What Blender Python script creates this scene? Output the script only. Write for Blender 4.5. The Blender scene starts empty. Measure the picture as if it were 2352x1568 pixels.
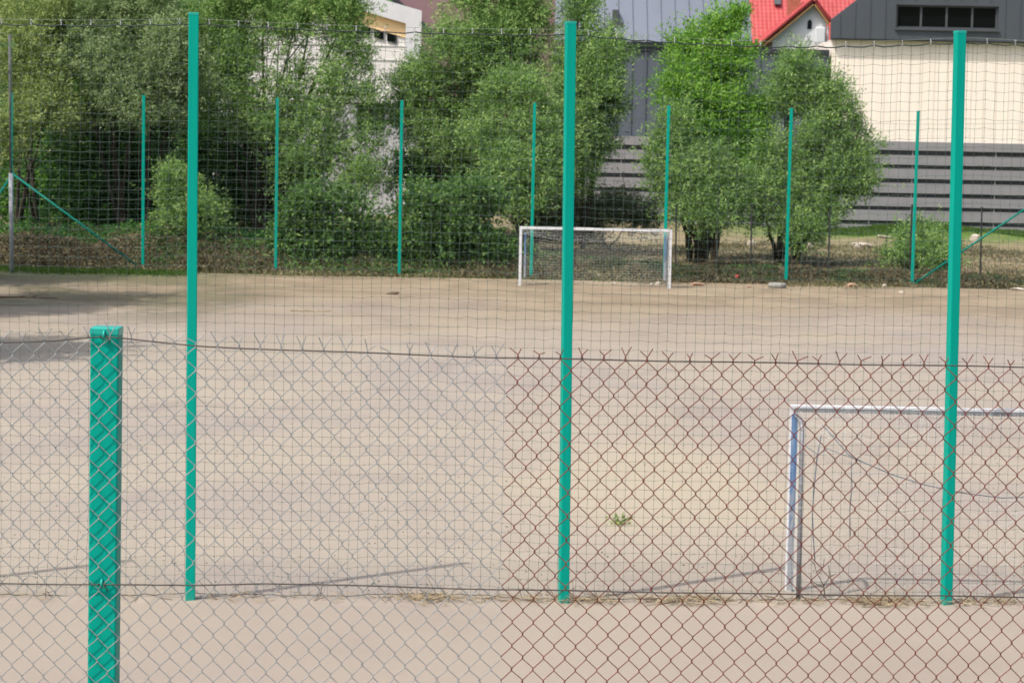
import bpy, math, random
import numpy as np
from mathutils import Vector, Matrix

random.seed(7)
SC = bpy.context.scene
COL = SC.collection
R = math.radians

# ------------------------------------------------------------------ camera frame
F = 5600.0                       # focal length in units of a 2352 px wide picture
CAMZ = 5.0
PITCH = math.atan((784 - 316) / F)
ROLL = 0.020
cp, sp, cr, sr = math.cos(PITCH), math.sin(PITCH), math.cos(ROLL), math.sin(ROLL)
FW = np.array([0, cp, -sp]); U0 = np.array([0, sp, cp]); R0 = np.array([1.0, 0, 0])
RT = cr * R0 + sr * U0
UP = -sr * R0 + cr * U0
CAM = np.array([0, 0, CAMZ])

def at(px, py, Y):
    """world point at depth Y seen at px,py of the 2352x1568 picture"""
    d = FW * F + RT * (px - 1176) + UP * (784 - py)
    return CAM + d * (Y / d[1])

def gnd(px, py, z=0.0):
    d = FW * F + RT * (px - 1176) + UP * (784 - py)
    return CAM + d * ((z - CAMZ) / d[2])

# ------------------------------------------------------------------ mesh helpers
def mesh_np(name, V, Q, mat, parent=None, attrs=None, smooth=False):
    V = np.asarray(V, dtype=np.float32).reshape(-1, 3)
    Q = np.asarray(Q, dtype=np.int32)
    k = Q.shape[1]
    me = bpy.data.meshes.new(name)
    me.vertices.add(len(V)); me.vertices.foreach_set('co', V.ravel())
    me.loops.add(Q.size); me.loops.foreach_set('vertex_index', Q.ravel())
    me.polygons.add(len(Q)); me.polygons.foreach_set('loop_start', np.arange(0, Q.size, k, dtype=np.int32))
    me.polygons.foreach_set('use_smooth', np.full(len(Q), smooth, dtype=bool))
    if attrs:
        for an, av in attrs.items():
            a = me.attributes.new(an, 'FLOAT', 'FACE')
            a.data.foreach_set('value', np.asarray(av, dtype=np.float32))
    me.update(calc_edges=True); me.validate()
    return link(name, me, mat, parent)

def link(name, me, mat, parent=None):
    o = bpy.data.objects.new(name, me)
    COL.objects.link(o)
    if mat is not None: me.materials.append(mat)
    if parent is not None: o.parent = parent
    return o

class MB:
    """small mesh collector for boxes, prisms and tubes"""
    def __init__(s): s.v = []; s.f = []
    def add(s, vs, fs):
        n = len(s.v); s.v += [tuple(map(float, p)) for p in vs]; s.f += [tuple(i + n for i in f) for f in fs]; return s
    def box(s, x0, x1, y0, y1, z0, z1):
        return s.add([(x0,y0,z0),(x1,y0,z0),(x1,y1,z0),(x0,y1,z0),(x0,y0,z1),(x1,y0,z1),(x1,y1,z1),(x0,y1,z1)],
              [(0,3,2,1),(4,5,6,7),(0,1,5,4),(1,2,6,5),(2,3,7,6),(3,0,4,7)])
    def prism(s, pts, y0, y1):
        """polygon in x,z (counter-clockwise seen from -y) extruded in y"""
        n = len(pts)
        vs = [(p[0], y0, p[1]) for p in pts] + [(p[0], y1, p[1]) for p in pts]
        fs = [tuple(range(n)), tuple(range(2*n-1, n-1, -1))]
        fs += [(i, i + n, (i+1) % n + n, (i+1) % n) for i in range(n)]
        return s.add(vs, fs)
    def slab(s, a, b, c, d, t):
        """quad a,b,c,d thickened by t along minus its normal"""
        a, b, c, d = map(Vector, (a, b, c, d)); n = (b - a).cross(d - a).normalized() * t
        return s.add([a, b, c, d, a - n, b - n, c - n, d - n],
              [(0,1,2,3),(7,6,5,4),(0,4,5,1),(1,5,6,2),(2,6,7,3),(3,7,4,0)])
    def tube(s, pts, r, sides=8, r1=None):
        pts = [Vector(p) for p in pts]; n = len(pts); r1 = r if r1 is None else r1
        base = len(s.v); ref = Vector((0.31, 0.9, 0.17))
        for i, p in enumerate(pts):
            t = (pts[min(i+1, n-1)] - pts[max(i-1, 0)]).normalized()
            u = t.cross(ref)
            if u.length < 1e-3: u = t.cross(Vector((1, 0, 0)))
            u.normalize(); w = t.cross(u); rr = r + (r1 - r) * i / max(1, n - 1)
            for k in range(sides):
                a = 2 * math.pi * k / sides
                s.v.append(tuple(p + u * math.cos(a) * rr + w * math.sin(a) * rr))
        for i in range(n - 1):
            for k in range(sides):
                a = base + i * sides + k; b = base + i * sides + (k + 1) % sides
                s.f.append((a, b, b + sides, a + sides))
        s.f.append(tuple(base + k for k in range(sides - 1, -1, -1)))
        s.f.append(tuple(base + (n - 1) * sides + k for k in range(sides)))
        return s
    def build(s, name, mat, parent=None, smooth=False, bevel=0.0):
        me = bpy.data.meshes.new(name); me.from_pydata(s.v, [], s.f); me.update()
        if smooth: me.polygons.foreach_set('use_smooth', [True] * len(me.polygons))
        o = link(name, me, mat, parent)
        if bevel:
            m = o.modifiers.new('bevel', 'BEVEL'); m.width = bevel; m.segments = 3; m.limit_method = 'ANGLE'
        return o

def seg_tubes(A, B, ra, rb=None, sides=4):
    A = np.asarray(A, float); B = np.asarray(B, float); N = len(A)
    rb = ra if rb is None else rb
    ra = np.broadcast_to(np.asarray(ra, float), (N,)); rb = np.broadcast_to(np.asarray(rb, float), (N,))
    d = B - A; d /= np.maximum(np.linalg.norm(d, axis=1, keepdims=True), 1e-9)
    ref = np.tile(np.array([0.13, 0.97, 0.2]), (N, 1))
    par = np.abs((d * ref).sum(1)) > 0.95
    ref[par] = (1, 0, 0)
    u = np.cross(d, ref); u /= np.linalg.norm(u, axis=1, keepdims=True); w = np.cross(d, u)
    ang = np.arange(sides) * 2 * math.pi / sides
    ring = u[:, None, :] * np.cos(ang)[None, :, None] + w[:, None, :] * np.sin(ang)[None, :, None]
    V = np.concatenate([A[:, None, :] + ring * ra[:, None, None], B[:, None, :] + ring * rb[:, None, None]], 1)
    k = np.arange(sides); k2 = (k + 1) % sides
    q = np.stack([k, k2, k2 + sides, k + sides], 1)
    Q = (q[None] + (np.arange(N) * 2 * sides)[:, None, None]).reshape(-1, 4)
    return V.reshape(-1, 3), Q

def polys(pl):
    A = []; B = []
    for p in pl:
        p = np.asarray(p, float); A.append(p[:-1]); B.append(p[1:])
    return np.concatenate(A), np.concatenate(B)

def tag(o, label=None, cat=None, group=None, kind=None):
    if label: o['label'] = label
    if cat: o['category'] = cat
    if group: o['group'] = group
    if kind: o['kind'] = kind
    return o

def empty(name, loc, label=None, cat=None, group=None):
    o = bpy.data.objects.new(name, None); COL.objects.link(o); o.location = loc; o.empty_display_size = 0.2
    tag(o, label, cat, group); return o

def part(mb, name, mat, root, **k):
    """mesh built in world space, hung under root (root unrotated)"""
    L = root.location; p = root
    while p.parent: p = p.parent; L = L + p.location
    mb.v = [(a - L[0], b - L[1], c - L[2]) for a, b, c in mb.v]
    return mb.build(name, mat, root, **k)

def copy_tree(o, parent=None):
    c = o.copy(); COL.objects.link(c)
    if parent is not None: c.parent = parent
    for ch in [x for x in bpy.data.objects if x.parent == o]: copy_tree(ch, c)
    return c

def snoise(x, y, seed=0, sc=1.0, octv=3):
    """cheap smooth noise of two arrays, about -1..1"""
    rg = np.random.default_rng(seed); out = 0; amp = 1.0; tot = 0
    for o in range(octv):
        for k in range(3):
            a = rg.uniform(0, 2 * math.pi); f = sc * (2 ** o) * rg.uniform(.7, 1.3); ph = rg.uniform(0, 6.28)
            out = out + amp * np.sin((x * math.cos(a) + y * math.sin(a)) * f + ph); tot += amp
        amp *= .5
    return out / tot * 1.8

# ------------------------------------------------------------------ materials
def lin(r, g, b):
    f = lambda c: (c / 255 / 12.92) if c / 255 <= .04045 else ((c / 255 + .055) / 1.055) ** 2.4
    return (f(r), f(g), f(b), 1)

class NT:
    def __init__(s, name):
        s.m = bpy.data.materials.new(name); s.m.use_nodes = True
        s.t = s.m.node_tree; s.n = s.t.nodes; s.l = s.t.links
        s.b = s.n['Principled BSDF']; s.out = s.n['Material Output']
    def node(s, t, **k):
        n = s.n.new(t)
        for a, v in k.items(): setattr(n, a, v)
        return n
    def pos(s):
        return s.node('ShaderNodeTexCoord').outputs['Object']
    def mapping(s, src, scale=(1,1,1), rot=(0,0,0), loc=(0,0,0)):
        m = s.node('ShaderNodeMapping'); m.inputs['Scale'].default_value = scale; m.inputs['Rotation'].default_value = rot
        m.inputs['Location'].default_value = loc; s.l.new(src, m.inputs['Vector']); return m.outputs[0]
    def noise(s, src, scale, detail=4, rough=.55, dist=0):
        n = s.node('ShaderNodeTexNoise'); n.inputs['Scale'].default_value = scale; n.inputs['Detail'].default_value = detail
        n.inputs['Roughness'].default_value = rough; n.inputs['Distortion'].default_value = dist
        s.l.new(src, n.inputs['Vector']); return n.outputs['Fac']
    def ramp(s, src, stops, interp='LINEAR'):
        n = s.node('ShaderNodeValToRGB'); cr_ = n.color_ramp; cr_.interpolation = interp
        while len(cr_.elements) < len(stops): cr_.elements.new(.5)
        for e, (p, c) in zip(cr_.elements, stops):
            e.position = p; e.color = c if len(c) == 4 else (*c, 1)
        s.l.new(src, n.inputs[0]); return n.outputs[0]
    def mix(s, fac, a, b, blend='MIX'):
        n = s.node('ShaderNodeMix', data_type='RGBA', blend_type=blend)
        for i, v in ((0, fac), (6, a), (7, b)):
            if isinstance(v, (int, float)): n.inputs[i].default_value = v
            elif isinstance(v, tuple): n.inputs[i].default_value = v if len(v) == 4 else (*v, 1)
            else: s.l.new(v, n.inputs[i])
        return n.outputs[2]
    def math(s, op, a, b=None, c=None, clamp=False):
        n = s.node('ShaderNodeMath', operation=op, use_clamp=clamp)
        for i, v in enumerate((a, b, c)):
            if v is None: continue
            if isinstance(v, (int, float)): n.inputs[i].default_value = v
            else: s.l.new(v, n.inputs[i])
        return n.outputs[0]
    def sep(s, src):
        n = s.node('ShaderNodeSeparateXYZ'); s.l.new(src, n.inputs[0]); return n.outputs
    def rng(s, src, a, b, c=0.0, d=1.0):
        n = s.node('ShaderNodeMapRange'); n.interpolation_type = 'SMOOTHSTEP'
        for i, v in enumerate((a, b, c, d)): n.inputs[i + 1].default_value = v
        s.l.new(src, n.inputs[0]); return n.outputs[0]
    def color(s, src):
        if isinstance(src, tuple): s.b.inputs['Base Color'].default_value = src if len(src) == 4 else (*src, 1)
        else: s.l.new(src, s.b.inputs['Base Color'])
        return s
    def set(s, rough=.6, spec=.5, metal=0.0):
        s.b.inputs['Roughness'].default_value = rough; s.b.inputs['Specular IOR Level'].default_value = spec
        s.b.inputs['Metallic'].default_value = metal; return s
    def bump(s, src, strength=.3, dist=.02):
        n = s.node('ShaderNodeBump'); n.inputs['Strength'].default_value = strength; n.inputs['Distance'].default_value = dist
        s.l.new(src, n.inputs['Height']); s.l.new(n.outputs[0], s.b.inputs['Normal']); return s

def simple(name, c, rough=.6, spec=.4, metal=0.0, var=.12, scale=6.0, bump=0.0, stretch=(1,1,1)):
    """one colour with a soft wear variation"""
    t = NT(name); p = t.mapping(t.pos(), stretch)
    n = t.noise(p, scale, 5, .6)
    a = tuple(min(1, x * (1 + var)) for x in c[:3]); b = tuple(x * (1 - var) for x in c[:3])
    t.color(t.ramp(n, [(.3, b), (.7, a)])).set(rough, spec, metal)
    if bump: t.bump(t.noise(p, scale * 6, 4), bump, .01)
    return t.m

def leaf_mat(name, stops, trans=.36, rough=.5):
    t = NT(name); a = t.node('ShaderNodeAttribute', attribute_name='tint')
    c = t.ramp(a.outputs['Fac'], stops); t.color(c).set(rough, .12)
    tr = t.node('ShaderNodeBsdfTranslucent')
    t.l.new(t.mix(1.0, c, (.95, 1.15, .70), 'MULTIPLY'), tr.inputs['Color'])
    mx = t.node('ShaderNodeMixShader'); mx.inputs[0].default_value = trans
    t.l.new(t.b.outputs[0], mx.inputs[1]); t.l.new(tr.outputs[0], mx.inputs[2]); t.l.new(mx.outputs[0], t.out.inputs['Surface'])
    return t.m

M = {}
# green powder coat with faint streaks and a little dust
t = NT('green_paint'); p = t.pos()
n1 = t.noise(t.mapping(p, (30, 30, .8)), 1.0, 5); n2 = t.noise(p, 9, 5, .7)
c = t.mix(t.rng(n1, .35, .75), (0.0, .285, .222), (0.0, .32, .250))
c = t.mix(t.rng(n2, .64, .82, 0, .2), c, (.10, .25, .20))
Xp, Yp, Zp = t.sep(p)
c = t.mix(t.math('MULTIPLY', t.rng(t.math('ADD', Zp, t.math('MULTIPLY', n2, .22)), .22, .06), .35), c, (.20, .22, .17))
c = t.mix(t.rng(t.noise(t.mapping(p, (14, 14, 9)), 1.0, 4, .6), .70, .73, 0, .6), c, (.055, .16, .12))
t.color(c).set(.45, .10).bump(n2, .04, .004); M['green'] = t.m
M['brace_shaded'] = simple('shaded_brace_green', (.004, .18, .14), .5, .12, var=.15)  # post green darkened: shade on the left braces is put into the colour
M['green_cap'] = simple('green_cap_plastic', (.005, .34, .28), .3, .5, var=.05)
# galvanised and rusty wire
t = NT('galvanised_wire'); p = t.pos(); n = t.noise(p, 40, 4)
t.color(t.ramp(n, [(.3, (.25, .265, .275)), (.7, (.40, .42, .43))])).set(.42, .5, .75); M['galv'] = t.m
t = NT('rusty_wire'); p = t.pos(); n = t.noise(p, 28, 5, .65)
t.color(t.ramp(n, [(.3, (.058, .015, .011)), (.52, (.150, .034, .023)), (.72, (.235, .070, .048))])).set(.8, .2); M['rust'] = t.m
M['tension'] = simple('dull_steel_wire', (.06, .05, .047), .6, .4, .3, .3, 20)
t = NT('net_thread'); p = t.pos(); n = t.noise(p, 2.5, 4)
t.color(t.ramp(n, [(.3, (.045, .078, .068)), (.7, (.080, .128, .112))])).set(.45, .5); M['thread'] = t.m
M['cord'] = simple('dark_cord', (.02, .035, .035), .6, .4, 0, .2, 8)
M['cable'] = simple('steel_cable', (.20, .24, .19), .5, .4, .2, .1, 8)
M['zinc'] = simple('zinc_hook', (.45, .46, .47), .3, .6, .4, .06, 30)

# ground
t = NT('sandy_ground'); p = t.pos(); X, Y, Z = t.sep(p)
big = t.noise(t.mapping(p, (.15, .11, 1)), 1.0, 5, .55, .6)
med = t.noise(t.mapping(p, (.42, .33, 1)), 1.0, 6, .55, .5)
fine = t.noise(p, 14, 6, .7); grit = t.noise(p, 70, 3, .7)
sand = t.mix(t.rng(big, .36, .62), (.292, .255, .224), (.318, .280, .230))
sand = t.mix(t.rng(med, .50, .68, 0, .5), sand, (.345, .304, .240))
sand = t.mix(t.rng(med, .47, .30, 0, .55), sand, (.238, .204, .186))
far = t.mix(t.rng(med, .35, .7), (.212, .168, .116), (.286, .234, .162))
fary = t.math('ADD', Y, t.math('MULTIPLY', big, 26.0))
sand = t.mix(t.rng(fary, 66, 94), sand, far)
# footpath side of the net: smoother, a bit warmer
sand = t.mix(t.rng(Y, 26.6, 25.2, 0, .6), sand, (.290, .246, .204))
sand = t.mix(t.rng(fine, .60, .85, 0, .22), sand, (.21, .18, .15))
sand = t.mix(t.rng(grit, .72, .82, 0, .35), sand, (.17, .14, .115))
sand = t.mix(t.rng(grit, .30, .22, 0, .2), sand, (.38, .34, .29))
wx_ = t.math('MULTIPLY', t.math('SUBTRACT', X, 2.2), .28); wy_ = t.math('MULTIPLY', t.math('SUBTRACT', Y, 35.0), .125)
wr_ = t.math('SQRT', t.math('ADD', t.math('MULTIPLY', wx_, wx_), t.math('MULTIPLY', wy_, wy_)))
wr_ = t.math('ADD', wr_, t.math('MULTIPLY', med, 1.1))
sand = t.mix(t.rng(wr_, 1.55, .75, 0, .85), sand, (.362, .318, .240))
# thin weeds growing into the far left corner
gx = t.math('ADD', t.math('MULTIPLY', X, 1.0), t.math('MULTIPLY', med, 5.0))
weed = t.math('MULTIPLY', t.rng(Y, 78, 84), t.rng(gx, -6, -11))
weed = t.math('MULTIPLY', weed, t.rng(fine, .38, .55))
sand = t.mix(weed, sand, (.11, .14, .05))
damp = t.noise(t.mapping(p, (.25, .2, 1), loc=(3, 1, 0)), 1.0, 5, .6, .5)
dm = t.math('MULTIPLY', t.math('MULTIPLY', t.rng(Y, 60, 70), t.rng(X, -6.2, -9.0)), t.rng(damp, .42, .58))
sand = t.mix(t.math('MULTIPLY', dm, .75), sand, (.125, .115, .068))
# rough land beyond the far fence
rough_ = t.mix(t.rng(t.noise(p, 1.3, 5, .65), .38, .62), (.25, .20, .125), (.15, .14, .07))
rough_ = t.mix(t.rng(fine, .55, .7, 0, .7), rough_, (.33, .28, .19))
gr = t.math('MULTIPLY', t.rng(t.math('ADD', Y, t.math('MULTIPLY', med, 14.0)), 126, 136), t.rng(X, 8, 16))
rough_ = t.mix(gr, rough_, (.085, .16, .03))
edge = t.math('ADD', Y, t.math('MULTIPLY', t.noise(p, .9, 5, .6), 3.0))
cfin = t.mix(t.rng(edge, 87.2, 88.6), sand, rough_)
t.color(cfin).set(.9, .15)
h = t.math('ADD', t.math('MULTIPLY', fine, 1.0), t.math('ADD', t.math('MULTIPLY', grit, .5), t.math('MULTIPLY', med, 2.0)))
t.bump(h, .35, .03); M['ground'] = t.m

M['straw'] = simple('dry_straw', (.34, .28, .185), .8, .2, 0, .45, 9)
M['twig'] = simple('dry_twig', (.11, .075, .05), .85, .2, 0, .4, 9)
M['bark'] = simple('bark', (.05, .042, .033), .9, .15, 0, .4, 5, .5, (1, 1, .3))
M['stone'] = simple('pale_stone', (.50, .45, .38), .85, .2, 0, .25, 5, .5)
M['clod'] = simple('dark_soil', (.11, .08, .055), .95, .1, 0, .3, 7, .5)
M['brick'] = simple('dusty_brick', (.42, .27, .19), .9, .2, 0, .25, 7, .5)
M['darkpost'] = simple('dark_steel_post', (.035, .035, .038), .7, .3, .2, .3, 5)
M['shadedpole'] = simple('shaded_pole_grey', (.11, .115, .125), .7, .2, 0, .2, 3)  # upper tube's grey darkened in place of tree shade falling on it
M['greypole'] = simple('grey_pole_paint', (.33, .345, .39), .6, .3, 0, .1, 3)

LG = {
 'willow_pale': leaf_mat('pale_willow_leaf', [(0, (.105, .145, .050)), (.5, (.27, .345, .125)), (1, (.46, .53, .24))]),
 'willow': leaf_mat('willow_leaf', [(0, (.060, .118, .036)), (.5, (.205, .335, .108)), (1, (.42, .55, .21))]),
 'willow_grey': leaf_mat('grey_willow_leaf', [(0, (.080, .120, .055)), (.5, (.225, .31, .140)), (1, (.42, .50, .28))]),
 'broad': leaf_mat('broad_leaf', [(0, (.024, .070, .025)), (.5, (.065, .165, .046)), (1, (.22, .40, .075))]),
 'bright': leaf_mat('bright_leaf', [(0, (.060, .15, .024)), (.5, (.185, .37, .062)), (1, (.36, .54, .12))], .4),
 'ivy': leaf_mat('ivy_leaf', [(0, (.040, .090, .030)), (.5, (.105, .205, .062)), (1, (.25, .36, .12))]),
 'dull': leaf_mat('dull_leaf', [(0, (.036, .055, .030)), (.5, (.075, .105, .052)), (1, (.15, .175, .09))]),
 'litter': leaf_mat('dry_leaf', [(0, (.055, .047, .032)), (.35, (.125, .107, .068)), (.62, (.19, .17, .10)), (.8, (.13, .15, .06)), (1, (.36, .31, .20))], .15, .7),
 'grass': leaf_mat('shade_toned_grass', [(0, (.04, .09, .015)), (.5, (.075, .145, .028)), (1, (.16, .19, .06))], .3),  # blades toned down to carry the shade over the left grass strip
}

# ------------------------------------------------------------------ terrain
def ground_z(x, y):
    x = np.asarray(x, float); y = np.asarray(y, float)
    ss = lambda a, b, v: (lambda q: q * q * (3 - 2 * q))(np.clip((v - a) / (b - a), 0, 1))
    near = np.where(y < 19, 2.6 * (1 - ss(9.5, 19, y)), 0) + np.where(y < 8, .75 * (1 - ss(1, 7.5, y)), 0)
    beyond = ss(87.3, 91, y)
    bumps = snoise(x, y, 3, .8, 4) * .16 + snoise(x, y, 5, .25, 2) * .14
    left = ss(7, -2, x) * .55 * ss(87.3, 89.5, y)
    return near + beyond * (.30 + bumps) + left + snoise(x, y, 9, .3, 3) * .012 * ss(27, 34, y)

xs = np.unique(np.concatenate([np.array([-900, -500, -250, -120, -80, -55]), np.arange(-40, 40.1, .5), np.array([55, 80, 120, 250, 500, 900])]))
ys = np.unique(np.concatenate([np.array([-300, -80, -30]), np.arange(-10, 20, .5), np.arange(20, 86, 1.0), np.arange(86, 112, .4), np.arange(112, 142, 1.0), np.array([150, 170, 200, 260, 350, 500, 900])]))
GX, GY = np.meshgrid(xs, ys)
GZ = ground_z(GX, GY)
nx, ny = len(xs), len(ys)
ii = (np.arange(ny - 1)[:, None] * nx + np.arange(nx - 1)[None]).ravel()
o = mesh_np('ground', np.stack([GX.ravel(), GY.ravel(), GZ.ravel()], 1), np.stack([ii, ii + 1, ii + nx + 1, ii + nx], 1), M['ground'], smooth=True)
tag(o, 'sandy football pitch and rough land around it', 'ground', kind='structure')

# wooded hillside far behind everything
hx = np.linspace(-260, 260, 80); hy = np.linspace(230, 420, 20)
HX, HY = np.meshgrid(hx, hy)
HZ = np.clip((HY - 230) / 190, 0, 1) * 75 * (1 + .2 * np.sin(HX * .02)) + snoise(HX, HY, 21, .08, 4) * 3 - 1
ii = (np.arange(19)[:, None] * 80 + np.arange(79)[None]).ravel()
M['hill'] = simple('wooded_hill', (.03, .055, .018), .9, .1, 0, .5, .25)
o = mesh_np('hill', np.stack([HX.ravel(), HY.ravel(), HZ.ravel()], 1), np.stack([ii, ii + 1, ii + 81, ii + 80], 1), M['hill'], smooth=True)
tag(o, 'dark green wooded hillside behind the buildings', 'hill', kind='structure')

# ------------------------------------------------------------------ foliage
def leaves(P, D, L, W, rg, face=None):
    """rhombus leaves at P along D, blades turned roughly towards face"""
    N = len(P)
    rv = rg.normal(size=(N, 3))
    if face is not None: rv = rv * .50 + face
    s = np.cross(D, rv); s /= np.maximum(np.linalg.norm(s, axis=1, keepdims=True), 1e-6)
    l = L * rg.uniform(.6, 1.25, (N, 1)); w = W * rg.uniform(.7, 1.2, (N, 1))
    V = np.stack([P, P + D * l * .45 + s * w * .5, P + D * l, P + D * l * .45 - s * w * .5], 1).reshape(-1, 3)
    return V, np.arange(N * 4).reshape(N, 4)

def unit(a): return a / np.maximum(np.linalg.norm(a, axis=1, keepdims=True), 1e-6)

def crown_pts(lobes, dens, L, W, rg, up=.35, n_leaf=16, spray=.55, shell=.45, clump=.5):
    Vs = []; Ts = []; Ps = []; Ds = []; Fs = []
    dens = dens * 2.75; L = L * 1.2; W = W * 1.03
    full = []
    for c, r, *dm_ in lobes:
        c = np.array(c, float); r = np.array(r, float); dm_ = dm_[0] if dm_ else 1.0
        full.append((c, r * .78, .6 * dm_))
        for _ in range(11):
            d = unit(rg.normal(size=(1, 3)) + np.array([[0, -.25, .25]]))[0]
            full.append((c + d * r * rg.uniform(.5, .85), r * rg.uniform(.20, .40) + .04, dm_))
    for c, r, dm in full:
        area = 4 * math.pi * ((r[0]*r[1])**1.6/3 + (r[0]*r[2])**1.6/3 + (r[1]*r[2])**1.6/3) ** (1/1.6)
        n = max(12, int(area * dens * dm))
        d = unit(rg.normal(size=(n, 3)))
        k = rg.normal(size=(5, 3)) * 2.6; ph = rg.uniform(0, 6.28, 5)
        bump = 1 + .15 * np.sin(d @ k.T + ph).sum(1)
        k2 = rg.normal(size=(4, 3)) * 6; ph2 = rg.uniform(0, 6.28, 4)
        gap = np.sin(d @ k2.T + ph2).sum(1)
        keep = gap > -1.9 + clump * 1.5 + rg.normal(size=n) * .35
        rad = bump * (1 - shell * rg.uniform(0, 1, n) ** 1.6)
        d = d[keep]; rad = rad[keep]; m = len(d)
        P0 = c + d * rad[:, None] * r
        dirs = unit(d * .8 + np.array([0, 0, up]) + rg.normal(size=(m, 3)) * .45)
        nl = n_leaf
        tt = rg.uniform(0, 1, (m, nl))
        ln = spray * rg.uniform(.5, 1.3, (m, 1)) * np.where(rg.uniform(0, 1, (m, 1)) < .16, 1.9, 1)
        P = P0[:, None, :] + dirs[:, None, :] * (tt * ln)[:, :, None] + rg.normal(size=(m, nl, 3)) * .045 * (1 + spray)
        D = unit((dirs[:, None, :] * .8 + rg.normal(size=(m, nl, 3)) * .6).reshape(-1, 3))
        base = np.clip(rg.normal(.46, .20, (m, 1)) + rg.normal(size=(1, 1)) * .06, .02, .98)
        T = np.clip(base + rg.normal(size=(m, nl)) * .13, 0, 1)
        Ps.append(P.reshape(-1, 3)); Ds.append(D); Ts.append(T.ravel())
        Fs.append(np.repeat(unit(d * 1.0 + np.array([-.35, -.32, .55])), nl, 0))
    P = np.concatenate(Ps); D = np.concatenate(Ds); T = np.concatenate(Ts)
    V, Q = leaves(P, D, L, W, rg, np.concatenate(Fs))
    return V, Q, T

def tree(name, label, cat, Y, lobes_px, stems, leaf, seed, dens=9.0, L=.13, W=.045, up=.35, trunk_r=.10, depth=.85, world=None,
         n_leaf=16, spray=.55, shell=.75, clump=.5, group=None, limb_n=3, stem_h=.45, fan=None, lean=.35):
    rg = np.random.default_rng(seed)
    if world is None:
        s = Y / F
        lobes = []
        for (px, py, rx, ry, *dm_) in lobes_px:
            c = at(px, py, Y - lean * max(0, py - 60) * s) + np.array([0, rg.uniform(-.35, .35) * rx * s, 0])
            lobes.append((c, (rx * s, rx * s * depth, ry * s), dm_[0] if dm_ else 1.0))
        roots = []
        for px in stems:
            b = at(px, 500, Y); roots.append(np.array([b[0], Y + rg.uniform(-.2, .2), 0]))
    else:
        lobes, roots = world
    for q in roots: q[2] = float(ground_z(q[0], q[1])) - .05
    root = empty(name, tuple(roots[0]), label, cat, group)
    V, Q, T = crown_pts(lobes, dens, L, W, rg, up, n_leaf, spray, shell, clump)
    # nothing of the crown below the ground
    o0 = np.array(roots[0])
    zmin = V.reshape(-1, 4, 3)[:, :, 2].min(1); cx = V.reshape(-1, 4, 3)[:, 0, :]
    ok = zmin > ground_z(cx[:, 0], cx[:, 1]) + .02
    V = V.reshape(-1, 4, 3)[ok].reshape(-1, 3); T = T[ok]; Q = np.arange(len(V)).reshape(-1, 4)
    mesh_np('crown', V - o0, Q, LG[leaf], root, {'tint': T})
    # stems and limbs
    A = []; B = []; RA = []; RB = []
    def branch(pts, r0, r1):
        n = len(pts) - 1
        for i in range(n):
            A.append(pts[i]); B.append(pts[i + 1]); RA.append(r0 + (r1 - r0) * i / n); RB.append(r0 + (r1 - r0) * (i + 1) / n)
    for li, (c, r, *_) in enumerate(lobes):
        rt = roots[li % len(roots)]
        c = np.array(c); hub = rt + (c - rt) * np.array([.25, .25, stem_h]) + rg.normal(size=3) * .08
        pts = []
        for k in range(7):
            u = k / 6
            q = (1 - u) ** 2 * rt + 2 * u * (1 - u) * hub + u * u * c
            pts.append(q + rg.normal(size=3) * .04 * (0 < k))
        branch(pts, trunk_r, trunk_r * .3)
        for _ in range(limb_n):
            d = unit(rg.normal(size=(1, 3)) + np.array([[0, 0, .6]]))[0]
            s0 = pts[rg.integers(3, 7)]; e = c + d * np.array(r) * .85
            mid = (s0 + e) / 2 + rg.normal(size=3) * .12
            branch([s0, mid, e], trunk_r * .32, trunk_r * .08)
    if fan:
        for (x0, y0, x1, y1) in fan:
            a = at(x0, y0, Y); b = at(x1, y1, Y - .3)
            pts = [a + (b - a) * k / 6 + rg.normal(size=3) * .05 for k in range(7)]
            branch(pts, trunk_r * .45, trunk_r * .12)
            for _ in range(3):
                s0 = pts[rg.integers(2, 6)]; branch([s0, s0 + (b - a) * .2 + rg.normal(size=3) * .25], trunk_r * .2, trunk_r * .06)
    V, Q = seg_tubes(np.array(A) - o0, np.array(B) - o0, np.array(RA), np.array(RB), 6)
    mesh_np('trunk', V, Q, M['bark'], root, smooth=True)
    return root

TG = 'trees behind the far fence'; BG = 'shrubs behind the far fence'
tree('willow_tree', 'pale yellowish willow at the far left edge behind the tall grey pole', 'tree', 94.5,
     [(60,140,100,140),(10,60,90,80),(110,250,90,90),(10,320,50,70),(130,40,70,80)], [40, 90], 'willow_pale', 11, lean=.6, group=TG, dens=8)
tree('willow_tree', 'grey-green willow with a broad dense top left of the first tall net post', 'tree', 95,
     [(230,60,100,80),(330,20,120,90),(250,150,110,80),(360,130,110,90),(310,225,110,75),(410,210,80,80),(160,120,70,60)], [280, 330], 'willow_grey', 12, lean=.6, group=TG, dens=8)
tree('willow_tree', 'spreading willow with bare fanned branches and white wall showing through', 'tree', 97,
     [(500,50,100,90),(600,15,120,60),(720,20,110,60),(800,120,65,85),(785,50,60,60),(540,150,80,80),(490,240,80,90),(790,215,80,55),(560,250,60,55),(600,300,90,45),(730,285,60,38),(770,350,55,50),(680,60,80,40),(680,385,70,50),(825,405,45,45),(850,320,35,50),(670,150,85,75,.16),(835,400,50,60,.5),(700,250,70,50,.6),(640,200,60,60,.25)],
     [590, 610, 640], 'willow', 13, group=TG, dens=7.2, clump=.7, fan=[(600,420,700,130),(610,420,650,150),(620,430,745,150),(630,430,760,110),(600,400,610,120),(640,440,800,180),(590,420,560,160)])
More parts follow.
